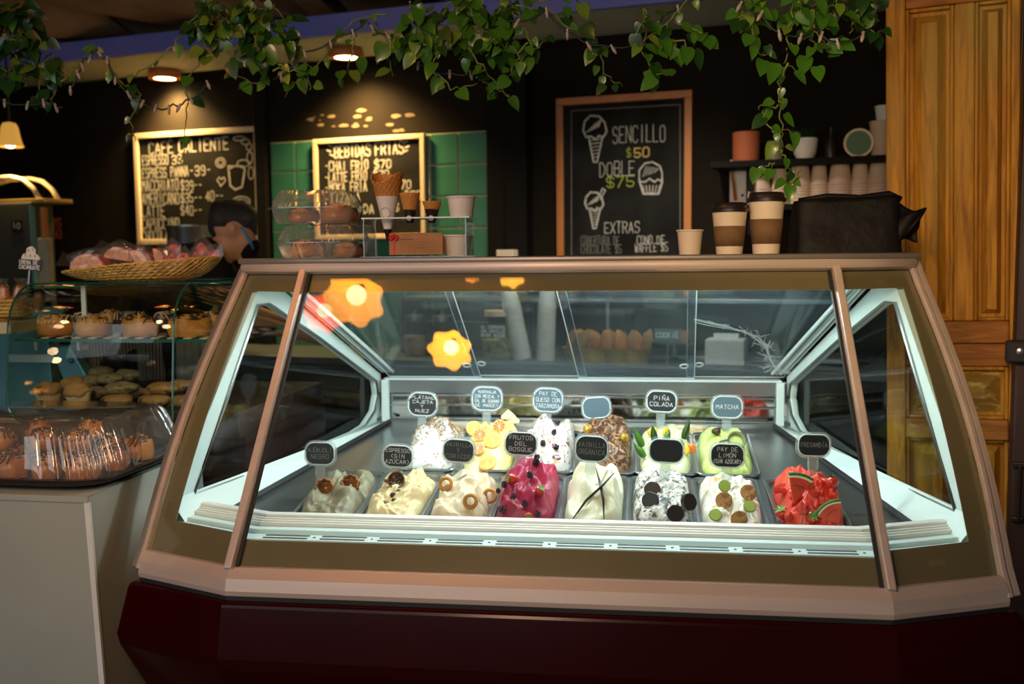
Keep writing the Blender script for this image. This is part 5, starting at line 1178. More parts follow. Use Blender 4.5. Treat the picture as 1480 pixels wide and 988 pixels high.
m = MB().grid(domef, 440, 8, None, True); m.add([domef(i/110, 1) for i in range(110)]+[(domef(i/110, 1)[0]*.94, domef(i/110, 1)[1]*.92, .124) for i in range(110)], [(i, (i+1) % 110, 110+(i+1) % 110, 110+i) for i in range(110)]+[tuple(range(110, 220))])
m.obj('fluted_dome', 'clear_plastic', t, smooth='all', fix=False)
rnd = random.Random(4); k = 0
names = 'nearest the right corner|second along the front|third along the front|fourth along the front|fifth along the front|at the left edge in front|right in the second row|second in the second row|middle of the second row|fourth in the second row|fifth in the second row|left in the second row|right in the back row|second in the back row|third in the back row|fourth in the back row|fifth in the back row|left in the back row'.split('|')
r0 = None
for j in range(3):
    for i in range(6):
        X = TXc @ T((.215-.082*i+rnd.uniform(-.006, .006), -.125+.105*j, .006)) @ RZ(rnd.uniform(0, 6))
        lab = 'small cinnamon roll under the fluted dome, %s' % names[k]; g_ = 'small rolls under the dome'
        if r0 is None: r0 = roll(X, lab, .032, .045, 'bread_orange', 'choc', g_, seed=3)
        else: dup(r0, X @ SCL(rnd.uniform(.92, 1.06)), lab, g_)
        k += 1
for i, (x, y) in enumerate(((.17, -.07), (.08, -.06), (-.01, -.08), (-.10, -.06), (.13, .04), (.0, .04))):
    dup(r0, TXc @ T((x, y, .056)) @ RZ(i) @ RX(R(12)) @ SCL(.82), 'small cinnamon roll in the upper layer under the dome, %s' % ('nearest the right corner', 'second from the right in front', 'third from the right in front', 'leftmost in front', 'behind, to the right', 'behind, in the middle')[i], 'small rolls under the dome')

# pastry cabinet
PM = T(atY(20, 600, 2.90).xy.to_3d()) @ RZ(R(-9)) @ SCL(1.18); PF = frame(PM)
x0, x1 = PF(18, 600).x, PF(330, 480).x
zsh1 = PF(160, 490, .0).z; zsh0 = PF(160, 590, .0).z; ztp = PF(160, 410, .10).z
cab = thing('pastry_cabinet', PM, 'glass pastry cabinet with curved front behind the cream counter', 'display case')
MB().box(x0-.55, .03, .05, x1+.02, .60, zsh0-.07).obj('cabinet_base', 'dark_wood', cab); MB().box(x0-.02, .0, zsh0-.07, x1+.02, .58, zsh0-.004).obj('lower_deck', mat('dark_shelf', (.05, .022, .012), .35), cab, bevel=.003)
def sec():   # profile of the curved front glass in (y,z)
    out = []
    for k in range(13):
        a = R(180-90*k/12); out.append((.11+.11*cos(a)+0, ztp-.13+.13*sin(a)))
    return [(-.02, zsh0-.02)]+[(p[0]-.0, p[1]) for p in out]+[(.52, ztp)]
sp_ = sec()
def gsheet(ya, name, xa, xb):
    m = MB(); n_ = len(sp_); vs = [(xa, y, z) for y, z in sp_]+[(xb, y, z) for y, z in sp_]
    m.add(vs, [(k, k+1, n_+k+1, n_+k) for k in range(n_-1)]); o = m.obj(name, 'glass_thin', cab, smooth='all'); o.modifiers.new('t', 'SOLIDIFY').thickness = .004
gsheet(0, 'curved_glass', x0, x1)
for x in (x0, x1-.14): MB().tube([(x, y-.002, z) for y, z in sp_], .0028, 6).obj('glass_edge', 'glass_edge', cab, smooth=True)
MB().tube([(x0, .52, ztp+.002), (x1, .52, ztp+.002)], .003, 6).obj('glass_edge', 'glass_edge', cab)
MB().tube([(x0, .10, ztp+.002), (x1, .10, ztp+.002)], .0015, 6).obj('glass_edge', 'glass_edge', cab)
m = MB(); m.add([(x0+.002, y, z) for y, z in sp_]+[(x0+.002, .52, zsh0)], [tuple(range(len(sp_)+1))]); m.obj('side_glass', 'glass_thin', cab, fix=False)
MB().box(x0+.01, .012, zsh1-.008, x1, .46, zsh1).obj('glass_shelf', 'glass_thin', cab); MB().box(x0+.01, .009, zsh1-.008, x1, .012, zsh1).obj('shelf_edge', 'glass_edge', cab)
# checkered liner on the shelf: two papers of squares
m1, m2 = MB(), MB(); q = .021; nx = int((x1-x0-.07)/q)
for i in range(nx):
    for j in range(8):
        (m1 if (i+j) % 2 else m2).box(x0+.05+i*q, .025+j*q*2, zsh1+.0005, x0+.05+(i+1)*q, .025+(j+1)*q*2, zsh1+.0015)
m1.obj('checkered_liner', 'paper_warm', cab)['kind'] = 'stuff'; m2.obj('checkered_liner', 'black', cab)['kind'] = 'stuff'
for x in (x0+.055, x0+.17): 
    o = MB().box(x, .02, zsh1-.03, x+.008, .03, zsh1-.008).obj('shelf_clip', 'steel', cab)
MB().box(PF(118, 450, .1).x, .10, zsh1-.002, PF(121, 450, .1).x+.006, .105, ztp-.004).obj('glass_post', 'plexi_edge', cab)
# bluish steel side panels and legs at the left of the cabinet
a = PF(45, 440, .40); 
m = MB(); q = [PF(*p, .36) for p in ((72, 500), (100, 500), (130, 552), (92, 552))]
m.add([(p.x, .36, p.z) for p in q]+[(p.x, .40, p.z) for p in q], [(0, 1, 2, 3), (7, 6, 5, 4), (0, 4, 5, 1), (1, 5, 6, 2), (2, 6, 7, 3), (3, 7, 4, 0)])
br = m.obj('angled_bracket', 'teal_steel', cab, bevel=.004)
p = PF(102, 521, .355); MB().sphere((p.x, .357, p.z), (.008, .005, .008), 12, 8).obj('bolt', 'steel_dark', cab, smooth=True)
m = MB(); q = [PF(*p, .42) for p in ((-40, 590), (78, 590), (70, 497), (95, 443), (25, 443), (-40, 540))]
q = [q[i] for i in (0, 1, 2, 3, 4, 5)]
m.add([(p.x, .42, p.z) for p in q]+[(p.x, .44, p.z) for p in q], [tuple(range(6)), tuple(range(11, 5, -1))]+[(i, (i+1) % 6, (i+1) % 6+6, i+6) for i in range(6)]); m.obj('blue_steel_panel', 'teal_steel', cab, bevel=.003)
for zz in (PF(10, 518, .4).z, PF(10, 585, .4).z): MB().box(x0-.3, .405, zz-.012, PF(78, 518, .4).x, .418, zz+.012).obj('lit_rail', 'white_plastic', cab, bevel=.003)
# printed strip
a, b = PF(30, 590, -.004), PF(66, 584, -.004); MB().box(a.x, -.005, a.z, b.x, -.003, b.z).obj('printed_strip', 'paper', cab)
m = MB(); text(m, 'ARTESANAL', a.x+.002, b.x-.002, a.z+.001, b.z-.001, .0022, -.0056, 4, 0); m.obj('printed_letters', 'ink', cab)['kind'] = 'stuff'
# rolls on the glass shelf
def onsh(px, off, z): p = PF(px, 480, off); return PM @ T((p.x, off, z))
dr = mat('white_icing', (.70, .55, .36), .4)
for k, (px, off, r, sq, dz_, m_, lab) in enumerate(((80, .085, .044, .85, 'w', 'bread', 'iced cinnamon roll at the left end of the glass shelf'), (137, .085, .046, .8, 'w', 'bread', 'iced cinnamon roll, second from the left on the glass shelf'), (203, .08, .049, .8, 'c', 'bread', 'chocolate striped roll, third from the left on the glass shelf'), (276, .085, .052, .85, 'c', 'bread', 'chocolate striped roll nearest the gelato case on the glass shelf'), (120, .22, .042, .85, 'w', 'choc', 'dark iced roll behind the second roll on the glass shelf'), (188, .23, .040, .85, 'w', 'choc', 'dark iced roll in the middle of the back of the glass shelf'), (240, .23, .038, .85, 'w', 'choc', 'dark iced roll at the right of the back of the glass shelf'), (304, .20, .042, .85, 'c', 'bread', 'chocolate striped roll behind, at the right end of the glass shelf'), (160, .30, .036, .85, None, 'bread', 'plain pale roll at the far back of the glass shelf'))):
    roll(onsh(px, off, zsh1+.002) @ RZ(k*1.3), lab, r, .044, m_, {'w': dr, 'c': 'choc', None: None}[dz_] if dz_ != 'c' else 'choc', 'rolls on the glass shelf', sq, seed=k)
# muffins
mu0 = None
def muffin(X, lab, g_='muffins in the cabinet'):
    t = thing('muffin', X, lab, 'muffin', g_)
    MB().lathe([(0, 0), (.024, 0), (.032, .033), (.030, .034), (0, .030)], 60, wob=lambda a, z: 1+.035*(1 if int(a*60/(2*pi)+.5) % 2 else -1)).obj('paper_liner', 'liner', t, smooth=False)
    MB().sphere((0, 0, .034), (.034, .034, .022), 24, 14, wob=.25, seed=2).obj('muffin_top', 'muffin', t, smooth='all'); return t
for k, (px, off, z, lab) in enumerate(((71, .07, 0, 'muffin with chocolate bits at the left of the lower deck'), (114, .06, 0, 'muffin in a pale liner, right of its twin on the lower deck'), (107, .17, .0, 'muffin behind the two front muffins'))):
    X = PM @ T((PF(px, 585, off).x, off, zsh0+z))
    if mu0 is None: mu0 = muffin(X, lab)
    else: dup(mu0, X @ RZ(k*2), lab)
ck = 0
def cookie(px, off, z, m_, lab, r=.038, tilt=0):
    o = MB().sphere((0, 0, .012), (r, r*.85, .016), 26, 12, wob=.18, seed=px).obj('cookie', m_, smooth='all'); o.matrix_world = PM @ T((PF(px, 585, off).x, off, zsh0+z)) @ RX(R(tilt)); return tag(o, lab, 'cookie', 'cookies on the lower deck')
for a in ((170, .06, .0, 'cookie', 'seeded cookie at the front left of the cookie pile'), (224, .06, .0, 'cookie', 'seeded cookie at the front middle of the cookie pile'), (268, .06, .0, 'cookie', 'seeded cookie at the front right, beside the gelato case'), (178, .08, .028, 'cookie_g', 'greenish cookie stacked on the front left cookie'), (236, .08, .028, 'cookie', 'dark speckled cookie stacked on the front middle cookie'), (262, .12, .030, 'cookie', 'dark cookie stacked at the right against the gelato case'), (138, .14, .006, 'cookie_g', 'greenish cookie tilted behind the muffins'), (135, .20, .03, 'cookie_g', 'greenish cookie leaning at the left back'), (160, .20, .035, 'cookie_g', 'greenish cookie in the middle of the back'), (185, .24, .040, 'cookie_g', 'greenish cookie at the right of the back'), (148, .27, .045, 'cookie_g', 'greenish cookie at the top of the heap'), (200, .18, .0, 'cookie', 'cookie hidden low behind the stacks')):
    cookie(*a, r=.041 if a[1] < .1 else .035)

# basket of wrapped cakes on the cabinet
def basket(name, X, rx, ry, h, lab, tilt=0, coils=7):
    t = thing(name, X, lab, 'basket')
    for k in range(coils):
        v = k/(coils-1); kx = .55+.45*math.sqrt(v); z = h*v
        pts = []
        for i in range(120):
            a = 2*pi*i/120; e = 1+.012*sin(a*44+k*pi); pts.append((rx*kx*e*cos(a), ry*kx*e*sin(a), z+.004+tilt*v*cos(a)*.018+.0012*sin(a*44+k*pi)))
        MB().tube(pts, h/coils*.62, 6, closed=True).obj('coil', 'wicker', t, smooth='all', fix=False)
    m = MB()
    for i in range(56):   # slanting weavers across the coils
        a0 = 2*pi*i/56; pts = []
        for k in range(7):
            v = k/6; kx = .55+.45*math.sqrt(v)+.02; a = a0+.30*v; pts.append((rx*kx*cos(a), ry*kx*sin(a), h*v+.004+tilt*v*cos(a)*.018))
        m.tube(pts, .0022, 5)
    m.obj('weavers', 'wicker', t, smooth='all', fix=False)['kind'] = 'stuff'
    MB().lathe([(0, .002), (rx*.56, .003), (rx*.8, h*.4)], 32, SCL(1, ry/rx, 1)).obj('bottom', 'wicker', t, smooth=True); return t
BK = frame(PM @ T((0, .20, 0)))
xl, xr = BK(102, 385).x, BK(312, 385).x; bxc = (xl+xr)/2
basket('wicker_basket', PM @ T((bxc, .20, ztp+.004)), (xr-xl)/2, .15, .038, 'oval wicker basket of wrapped cakes on the pastry cabinet', 1)
def wrap(px, py, lab, kind, rot, s=1):
    p = BK(px, py); X = PM @ T((p.x, .20+(0 if py > 380 else .03), max(p.z, ztp+.03))) @ RY(R(rot)); 
    if kind == 'cake':
        t = thing('wrapped_cake', X, lab, 'cake', 'wrapped cakes in the oval basket')
        n_ = 14; arc = [(.045*s*cos(pi*k/n_), .036*s*sin(pi*k/n_)) for k in range(n_+1)]
        MB().prism([(x*1.08, z*1.12-.002) for x, z in arc], -.020, .020, RX(R(90))).obj('red_coat', mat('red_glaze', (.42, .02, .015), .4) if 'red_glaze' not in bpy.data.materials else bpy.data.materials['red_glaze'], t, bevel=.002)
        MB().prism(arc, .0205, .0225, RX(R(90))).obj('cut_face', vary(mat('pink_crumb', (.85, .50, .36), .85), (.66, .34, .22), 90, bump=.4) if 'pink_crumb' not in bpy.data.materials else bpy.data.materials['pink_crumb'], t)
        MB().sphere((0, 0, .016), (.060*s, .032, .034*s), 14, 9, wob=.5, seed=px).obj('cellophane', 'film', t, fix=False)
        m = MB(); rnd = random.Random(px); dirx = -1 if px < 170 else 1
        m.add([(dirx*.04*s, -.012, .01), (dirx*.04*s, .012, .03), (dirx*.085*s, .02, .05*s), (dirx*.09*s, -.015, .015)], [(0, 1, 2, 3)]); m.obj('cellophane_tail', 'film', t)
    else:
        t = thing('wrapped_sweet', X, lab, 'sweet', 'pink wrapped sweets in the oval basket')
        MB().sphere((0, 0, 0), (.018, .010, .028), 12, 8, wob=.5, seed=px).obj('pink_sweet', vary(mat('pink_sweet', (.52, .05, .06), .5), (.75, .26, .24), 70) if 'pink_sweet' not in bpy.data.materials else bpy.data.materials['pink_sweet'], t, smooth='all')
        m = MB(); m.add([(-.020, -.012, -.02), (.020, -.012, -.02), (.026, -.008, .030), (0, -.004, .050), (-.022, -.008, .032), (0, -.018, 0), (0, .014, .0)], [(0, 1, 5), (1, 2, 5), (2, 3, 5), (3, 4, 5), (4, 0, 5), (1, 0, 6), (2, 1, 6), (3, 2, 6), (4, 3, 6), (0, 4, 6)])
        m.obj('bag_film', 'film', t, fix=False)
wrap(132, 388, 'half-moon pink cake slice in cellophane at the left of the basket', 'cake', -4, 1.05); wrap(168, 375, 'pink cake slice lying behind the left one in the basket', 'cake', 8, .9)
wrap(204, 384, 'cake slice standing on edge in the middle of the basket', 'cake', 62, .95); wrap(222, 378, 'dark crusted cake slice right of the upright one', 'cake', 80, .75)
for k, (px, py, rot) in enumerate(((240, 382, 15), (252, 383, -8), (264, 381, 12), (276, 379, 20), (288, 377, 28), (298, 374, 38), (244, 370, -5), (284, 366, 10))):
    wrap(px, py, 'pink sweet in a clear bag, %s' % ('leftmost of the front fan', 'second of the front fan', 'third of the front fan', 'fourth of the front fan', 'fifth of the front fan', 'rightmost, its corner sticking out over the rim', 'tallest, behind the left of the fan', 'behind the right of the fan')[k], 'sweet', rot)
# basket of peanut cream bags at far left
B2 = frame(PM @ T((0, .16, 0))); xl, xr = B2(-75, 440).x, B2(54, 440).x; zb2 = B2(20, 462).z
t = thing('basket_stand', PM @ T(((xl+xr)/2, .16, 0)), 'small wooden ledge under the peanut cream basket', 'shelf')
MB().box(-.15, -.10, zb2-.03, .12, .12, zb2).obj('ledge_board', 'frame_pale', t, bevel=.003); MB().box(-.14, .02, zsh0, -.12, .10, zb2-.03).obj('ledge_support', 'steel', t)
basket('wicker_basket', PM @ T(((xl+xr)/2, .16, zb2+.001)), (xr-xl)/2, .09, .048, 'shallow wicker basket of brown bags at the left edge', 0, 6)
for k in range(6):
    p = B2(-12+14*k, 410); t = thing('peanut_bag', PM @ T((p.x, .13+.02*(k % 2), zb2+.04)) @ RY(R(-4+2*k)), 'clear bag of brown peanut cream, %s in the left basket' % ('leftmost', 'second from the left', 'third from the left', 'third from the right', 'second from the right', 'rightmost')[k], 'bag', 'peanut cream bags')
    MB().sphere((0, 0, .018), (.013, .018, .034), 12, 8, wob=.2, seed=k).obj('filling', 'bread_orange', t, smooth='all')
    MB().lathe([(.015, -.01), (.018, .02), (.014, .045), (.006, .058), (.012, .07)], 8).obj('bag_film', 'film', t, fix=False)
# sign CREMA DE CACAHUATE
X = PM @ T((B2(43, 386, -.02).x, .14, B2(43, 386, -.02).z)) @ RY(R(5)) @ RX(R(-4))
t = thing('price_sign', X @ T((0, 0, -.03)), 'small black sign CREMA DE CACAHUATE topped by a white ice cream cut-out', 'sign'); 
MB().box(-.033, -.002, .022, .033, .002, .050).obj('plate', 'sign_black', t, bevel=.001); MB().box(-.002, -.001, -.06, .002, .001, .022).obj('stake', 'steel', t)
m = MB(); text(m, 'CREMA DE', -.028, .022, .038, .047, .0016, -.0026, 3); text(m, 'CACAHUATE', -.028, .029, .025, .035, .0016, -.0026, 4); m.obj('lettering', 'marker', t, fix=False)
m = MB(); m.prism([(-.026+.0, .050), (.026, .050), (.028, .056), (.020, .064), (.014, .066), (.012, .078), (.004, .084), (-.004, .084), (-.012, .078), (-.013, .066), (-.022, .062)], -.001, .001, RX(R(90))); m.obj('cone_cutout', 'paper', t)
for k, (x, z, c) in enumerate(((-.014, .060, 'red'), (0, .059, 'green'), (.013, .059, 'red'), (-.006, .073, 'red'), (.006, .075, 'frame_orange'))): MB().prism([(x-.002, z+.003), (x+.002, z+.003), (x, z-.004)], -.0005, .0005, T((0, -.0016, 0)) @ RX(R(90))).obj('sprinkle', c, t)

# ---------------------------------------------------------------- far left equipment
FQ = WM
t = thing('steel_cabinet', WM @ T((WP(20, 330, -.75).x, -.75, 0)), 'tall grey steel cabinet with a 10 label at the left edge', 'cabinet')
CF = frame(WM @ T((WP(20, 330, -.75).x, -.75, 0)))
xr = CF(46, 330).x; zt = CF(20, 292).z
MB().box(xr-.75, 0, 0, xr, .14, zt).obj('body', mat('dark_grey_enamel', (.07, .075, .06), .35, metal=.3), t, bevel=.01); MB().box(xr-.006, -.006, .3, xr+.004, .02, zt-.02).obj('edge_trim', 'teal_steel', t)
a, b = CF(17, 336, -.004), CF(31, 318, -.004); MB().box(a.x, -.006, a.z, b.x, -.001, b.z).obj('label_plate', 'lid', t); m = MB(); text(m, '10', a.x+.01, b.x-.008, a.z+.02, b.z-.012, .006, -.0075, 2); m.obj('lettering', 'marker_dim', t, fix=False)
t = thing('glass_cover', WM @ T((WP(15, 290, -.70).x, -.70, zt)), 'arched glass cover with brass rim on top of the grey cabinet', 'cover')
GF = frame(WM @ T((WP(15, 290, -.70).x, -.70, zt)))
arc = [GF(*p) for p in ((-40, 268), (-10, 258), (20, 256), (38, 260), (52, 272), (62, 288))]; m = MB()
for y in (-.02, .3): m.tube([(p.x, y, p.z) for p in arc], .010, 6)
m = MB().tube([(p.x, -.02, p.z) for p in arc], .012, 6); m.obj('front_arch', 'frame_pale', t, smooth='all'); MB().tube([(p.x, .10, p.z) for p in arc], .012, 6).obj('rear_arch', 'frame_pale', t, smooth='all')
a = MB(); n_ = len(arc); a.add([(p.x, -.02, p.z) for p in arc]+[(p.x, .10, p.z) for p in arc], [(k, k+1, n_+k+1, n_+k) for k in range(n_-1)]); a.obj('curved_pane', 'glass_thin', t, smooth='all')
p0, p1 = GF(-40, 293), GF(74, 291); MB().box(p0.x, -.04, p0.z-.014, p1.x, .14, p0.z+.008).obj('brass_tray', mat('brass', (.62, .42, .14), .3, metal=.7), t, bevel=.004)
# wooden handled pale paddle
t = thing('dough_paddle', WM @ T((WP(65, 400, -.85).x, -.85, 0)), 'pale long paddle with an orange wooden handle beside the grey cabinet', 'paddle'); PD_ = frame(WM @ T((WP(65, 400, -.85).x, -.85, 0)))
a, b, c, d = PD_(60, 300), PD_(68, 345), PD_(57, 345), PD_(76, 435)
MB().box(a.x, -.015, b.z, b.x, .015, a.z).obj('handle', 'frame_orange', t, bevel=.006); MB().box(c.x, -.02, d.z, d.x, .02, b.z+.005).obj('blade', vary(mat('linen_blade', (.40, .36, .27), .8), (.32, .28, .2), 12), t, bevel=.008)
MB().box((c.x+d.x)/2-.01, -.01, 0, (c.x+d.x)/2+.01, .01, d.z+.01).obj('stand', 'black', t)
t = thing('small_price_card', WM @ T((WP(78, 330, -.04).x, -.02, WP(78, 330, -.04).z)), 'small dark card with red figures on the wall beside the paddle', 'card'); MB().box(-.04, -.003, -.07, .04, 0, .07).obj('card_plate', 'lid', t); m = MB(); text(m, '25', -.03, .035, .01, .055, .010, -.0045, 3); text(m, '30', -.03, .035, -.055, -.01, .010, -.0045, 5); m.obj('lettering', mat('red_chalk', (.5, .12, .06), .9), t, fix=False)
# steel pot by the person
t = thing('steel_pot', T(atY(279, 400, 5.0).xy.to_3d()), 'tall steel pot standing behind the wrapped cakes', 'pot'); zz = atY(279, 326, 5.0).z
MB().lathe([(0, .892), (.115, .892), (.118, zz-.02), (.123, zz-.01), (.123, zz), (.112, zz), (.110, .91), (0, .91)], 36).obj('pot_body', 'steel', t, smooth=True)
# bell shaped wall lamp
lp = atY(15, 212, 4.9); t = thing('pendant_lamp', T(lp), 'small amber bell lamp hanging at the left edge', 'lamp')
MB().lathe([(.062, 0), (.055, .015), (.046, .05), (.040, .09), (.030, .112), (.008, .118)], 32).obj('lamp_shade', 'shade_lit', t, smooth=True).modifiers.new('t', 'SOLIDIFY').thickness = .003
MB().sphere((0, 0, .012), (.026, .026, .018), 16, 10).obj('bulb', 'bulb', t, smooth=True); MB().tube([(0, 0, .115), (.0, 0, .16), (0, 0, pz-lp.z)], .006, 6).obj('cord', 'wire', t)
spot('bell_lamp_light', (lp.x, lp.y, lp.z-.03), (lp.x, lp.y+.3, 0), 14, (1, .62, .22), 120)

# ================================================================= PERSON
def capsules(lst, vox, name, m, parent=None, sm=6):
    mb = MB()
    for a, ra, b, rb in lst:
        a, b = V(a), V(b); n_ = max(2, int((b-a).length/(min(ra, rb)*.45))+1)
        for k in range(n_+1): t_ = k/n_; mb.sphere(a.lerp(b, t_), ra+(rb-ra)*t_, 12, 8)
    o = mb.obj(name, m, parent, smooth='all', fix=False); r = o.modifiers.new('remesh', 'REMESH'); r.mode = 'VOXEL'; r.voxel_size = vox; r.use_smooth_shade = True
    s_ = o.modifiers.new('smooth', 'SMOOTH'); s_.iterations = sm; s_.factor = .5; return o
YP = 3.95
def pp(px, py, dy=0.0): return atY(px, py, YP+dy)
hd = pp(343, 333); foot = V((hd.x-.42, YP+.05, 0)); per = thing('person', T(foot), 'person with black hair bun and blue strap bending forward, in black T-shirt and apron', 'person')
F = foot
def rel(p): return tuple(V(p)-F)
neck = pp(322, 362); shR = pp(296, 372, -.17); shL = pp(300, 366, .17); chest = V((neck.x-.14, YP, neck.z-.11)); waist = V((neck.x-.30, YP, 1.02)); hip = V((F.x, YP, .93))
zc = hd.z
body = []
def cap(a, ra, b, rb): body.append((rel(a), ra, rel(b), rb))
skull = pp(336, 327); face = pp(352, 345)
cap(skull, .072, face, .054); cap(skull+V((-.015, 0, .01)), .074, skull+V((.02, 0, .01)), .068); chin = pp(352, 372); cap(face, .050, chin, .026)
cap(pp(362, 348), .015, pp(368, 356), .012)
for s_ in (-1, 1): cap(skull+V((.015, s_*.068, -.030)), .013, skull+V((.022, s_*.076, -.008)), .016)
cap(neck+V((-.03, 0, -.02)), .060, skull+V((.02, 0, -.05)), .055)
cap(shR, .058, shL, .058); cap(chest+V((0, -.09, 0)), .10, chest+V((0, .09, 0)), .10); cap(neck+V((-.04, 0, -.05)), .07, chest, .12); cap(chest, .13, waist, .125); cap(waist, .13, hip, .14)
cap(hip+V((0, -.07, 0)), .12, hip+V((0, .07, 0)), .12)
elR = V((shR.x+.14, shR.y-.03, shR.z-.24)); wrR = V((elR.x+.22, elR.y+.08, elR.z-.06)); elL = V((shL.x+.16, shL.y, shL.z-.24)); wrL = V((elL.x+.20, elL.y-.10, elL.z-.05))
for a, e, w__ in ((shR, elR, wrR), (shL, elL, wrL)):
    cap(a, .050, e, .038); cap(e, .038, w__, .025); d = (w__-e).normalized(); cap(w__, .026, w__+d*.06, .030)
    for q in range(4):
        b0 = w__+d*.07+V((0, (q-1.5)*.019, 0)); l_ = (.034, .040, .038, .030)[q]; cap(b0, .0095, b0+d*l_+V((0, 0, -.008)), .009); cap(b0+d*l_+V((0, 0, -.008)), .009, b0+d*(l_*1.5)+V((0, 0, -.026)), .0075)
    cap(w__+d*.02+V((0, .025, 0)), .011, w__+d*.055+V((0, .048, -.01)), .009)
for s_ in (-.09, .09):
    hp_ = hip+V((0, s_, -.05)); kn = V((hip.x+.03, YP+s_, .50)); an = V((hip.x-.01, YP+s_, .08)); cap(hp_, .088, kn, .056); cap(kn, .056, an, .038); cap(an+V((0, 0, -.03)), .04, an+V((.15, 0, -.045)), .032)
capsules(body, .011, 'body', 'skin', per, 4)
sh = [(a, r+.014, b, r2+.014) for (a, r, b, r2) in [(rel(shR), .058, rel(shL), .058), (rel(neck+V((-.05, 0, -.07))), .075, rel(chest), .12), (rel(chest+V((0, -.09, 0))), .10, rel(chest+V((0, .09, 0))), .10), (rel(chest), .13, rel(waist), .125), (rel(waist), .13, rel(hip), .14), (rel(shR), .052, rel(shR.lerp(elR, .55)), .05), (rel(shL), .052, rel(shL.lerp(elL, .55)), .05)]]
capsules(sh, .014, 't_shirt', 'shirt', per, 6)
tr_ = []
for s_ in (-.09, .09):
    hp_ = hip+V((0, s_, -.05)); kn = V((hip.x+.03, YP+s_, .50)); an = V((hip.x-.01, YP+s_, .10)); tr_ += [(rel(hp_), .102, rel(kn), .072), (rel(kn), .072, rel(an), .058)]
tr_.append((rel(hip+V((0, -.07, -.02))), .137, rel(hip+V((0, .07, -.02))), .137)); capsules(tr_, .014, 'trousers', 'shirt', per, 6)
hair = [(rel(skull+V((-.012, 0, .030))), .080, rel(skull+V((.035, 0, .030))), .068), (rel(skull+V((-.040, 0, .0))), .058, rel(skull+V((-.025, 0, .03))), .07), (rel(pp(316, 300)), .034, rel(pp(324, 306)), .042), (rel(pp(308, 306)), .018, rel(pp(316, 300)), .024), (rel(pp(354, 316)), .040, rel(pp(364, 336)), .022), (rel(pp(330, 293)), .018, rel(pp(338, 300)), .03)]
capsules(hair, .008, 'hair', 'hair', per, 4)
# mask with blue strap, striped apron
mk = [(rel(pp(360, 356)), .042, rel(pp(357, 364)), .038)]; capsules(mk, .008, 'face_mask', 'shirt', per, 4)
MB().tube([rel(pp(348, 328, -.080)), rel(pp(355, 338, -.074)), rel(pp(361, 348, -.064)), rel(pp(366, 360, -.048))], .0055, 6).obj('blue_strap', 'strap', per, smooth='all')
def apr(u, v): return rel((F.x+.02+.17*(u-.5)*2*(.8+.2*v)+.0, YP-.165-.02*sin(u*17), 1.04-.62*v))
MB().grid(apr, 34, 6).obj('apron', vary(mat('striped_apron', (.035, .03, .028), .9), (.42, .38, .30), 34, (.42, .58), (1, .02, .02), 0, kind='wave'), per, smooth='all', fix=False).modifiers.new('t', 'SOLIDIFY').thickness = .004
# towel strips seen through the cabinet
for k, (a, b, lab) in enumerate(((198, 209, 'narrow pale striped towel hanging behind the pastry cabinet'), (253, 290, 'wide striped towel hanging behind the cookies, right of the narrow one'))):
    A, B_2 = atY(a, 470, 3.55), atY(b, 470, 3.55); zz0 = atY(a, 555, 3.55).z; zz1 = atY(a, 470, 3.55).z
    t = thing('striped_towel', T(((A.x+B_2.x)/2, 3.55, zz0)), lab, 'towel', 'towels behind the cabinet'); w2 = (B_2.x-A.x)/2
    MB().grid(lambda u, v: (w2*(u*2-1)*(1-.1*v), .008*sin(u*20), (zz1-zz0)*v), 24, 6).obj('cloth', vary(mat('towel_stripe', (.46, .40, .30), .95), (.24, .21, .16), 70, (.3, .7), (1, .02, .02), 0, kind='wave') if k == 0 else bpy.data.materials['towel_stripe'], t, smooth='all', fix=False).modifiers.new('t', 'SOLIDIFY').thickness = .004
    MB().tube([(-w2, 0, zz1-zz0), (w2, 0, zz1-zz0)], .005, 6).obj('hanging_rod', 'steel', t)

# ================================================================= VINES AND FAIRY LIGHTS
def leafmesh(kind, m):
    """heart-shaped pothos leaf, base at origin, tip along +X, slightly folded and curled"""
    n_ = 7; prof = [0, .62, .92, 1.0, .86, .55, .22, 0]; xs_ = [-.10, -.12, .02, .22, .46, .70, .88, 1.0]
    vs = []
    cu = (.10, .30, -.12)[kind]; fo = (.16, .30, .08)[kind]
    for k in range(8):
        x = xs_[k]; w_ = prof[k]*.40; z = -cu*(max(0, x)**2)
        xm = max(x, 0 if k < 2 else x)
        vs += [(x, -w_, z+fo*w_), (xm, 0, z), (x, w_, z+fo*w_)]
    fs = []
    for k in range(7):
        b_ = k*3; fs += [(b_, b_+1, b_+4, b_+3), (b_+1, b_+2, b_+5, b_+4)]
    mb = MB(); mb.add(vs, fs); o = mb.obj('leaf', m, smooth='all', fix=False); me = o.data; bpy.data.objects.remove(o); return me
LEAF = [leafmesh(k % 3, ('leaf_a', 'leaf_b', 'leaf_c')[k//3]) for k in range(9)]
rv = random.Random(11)
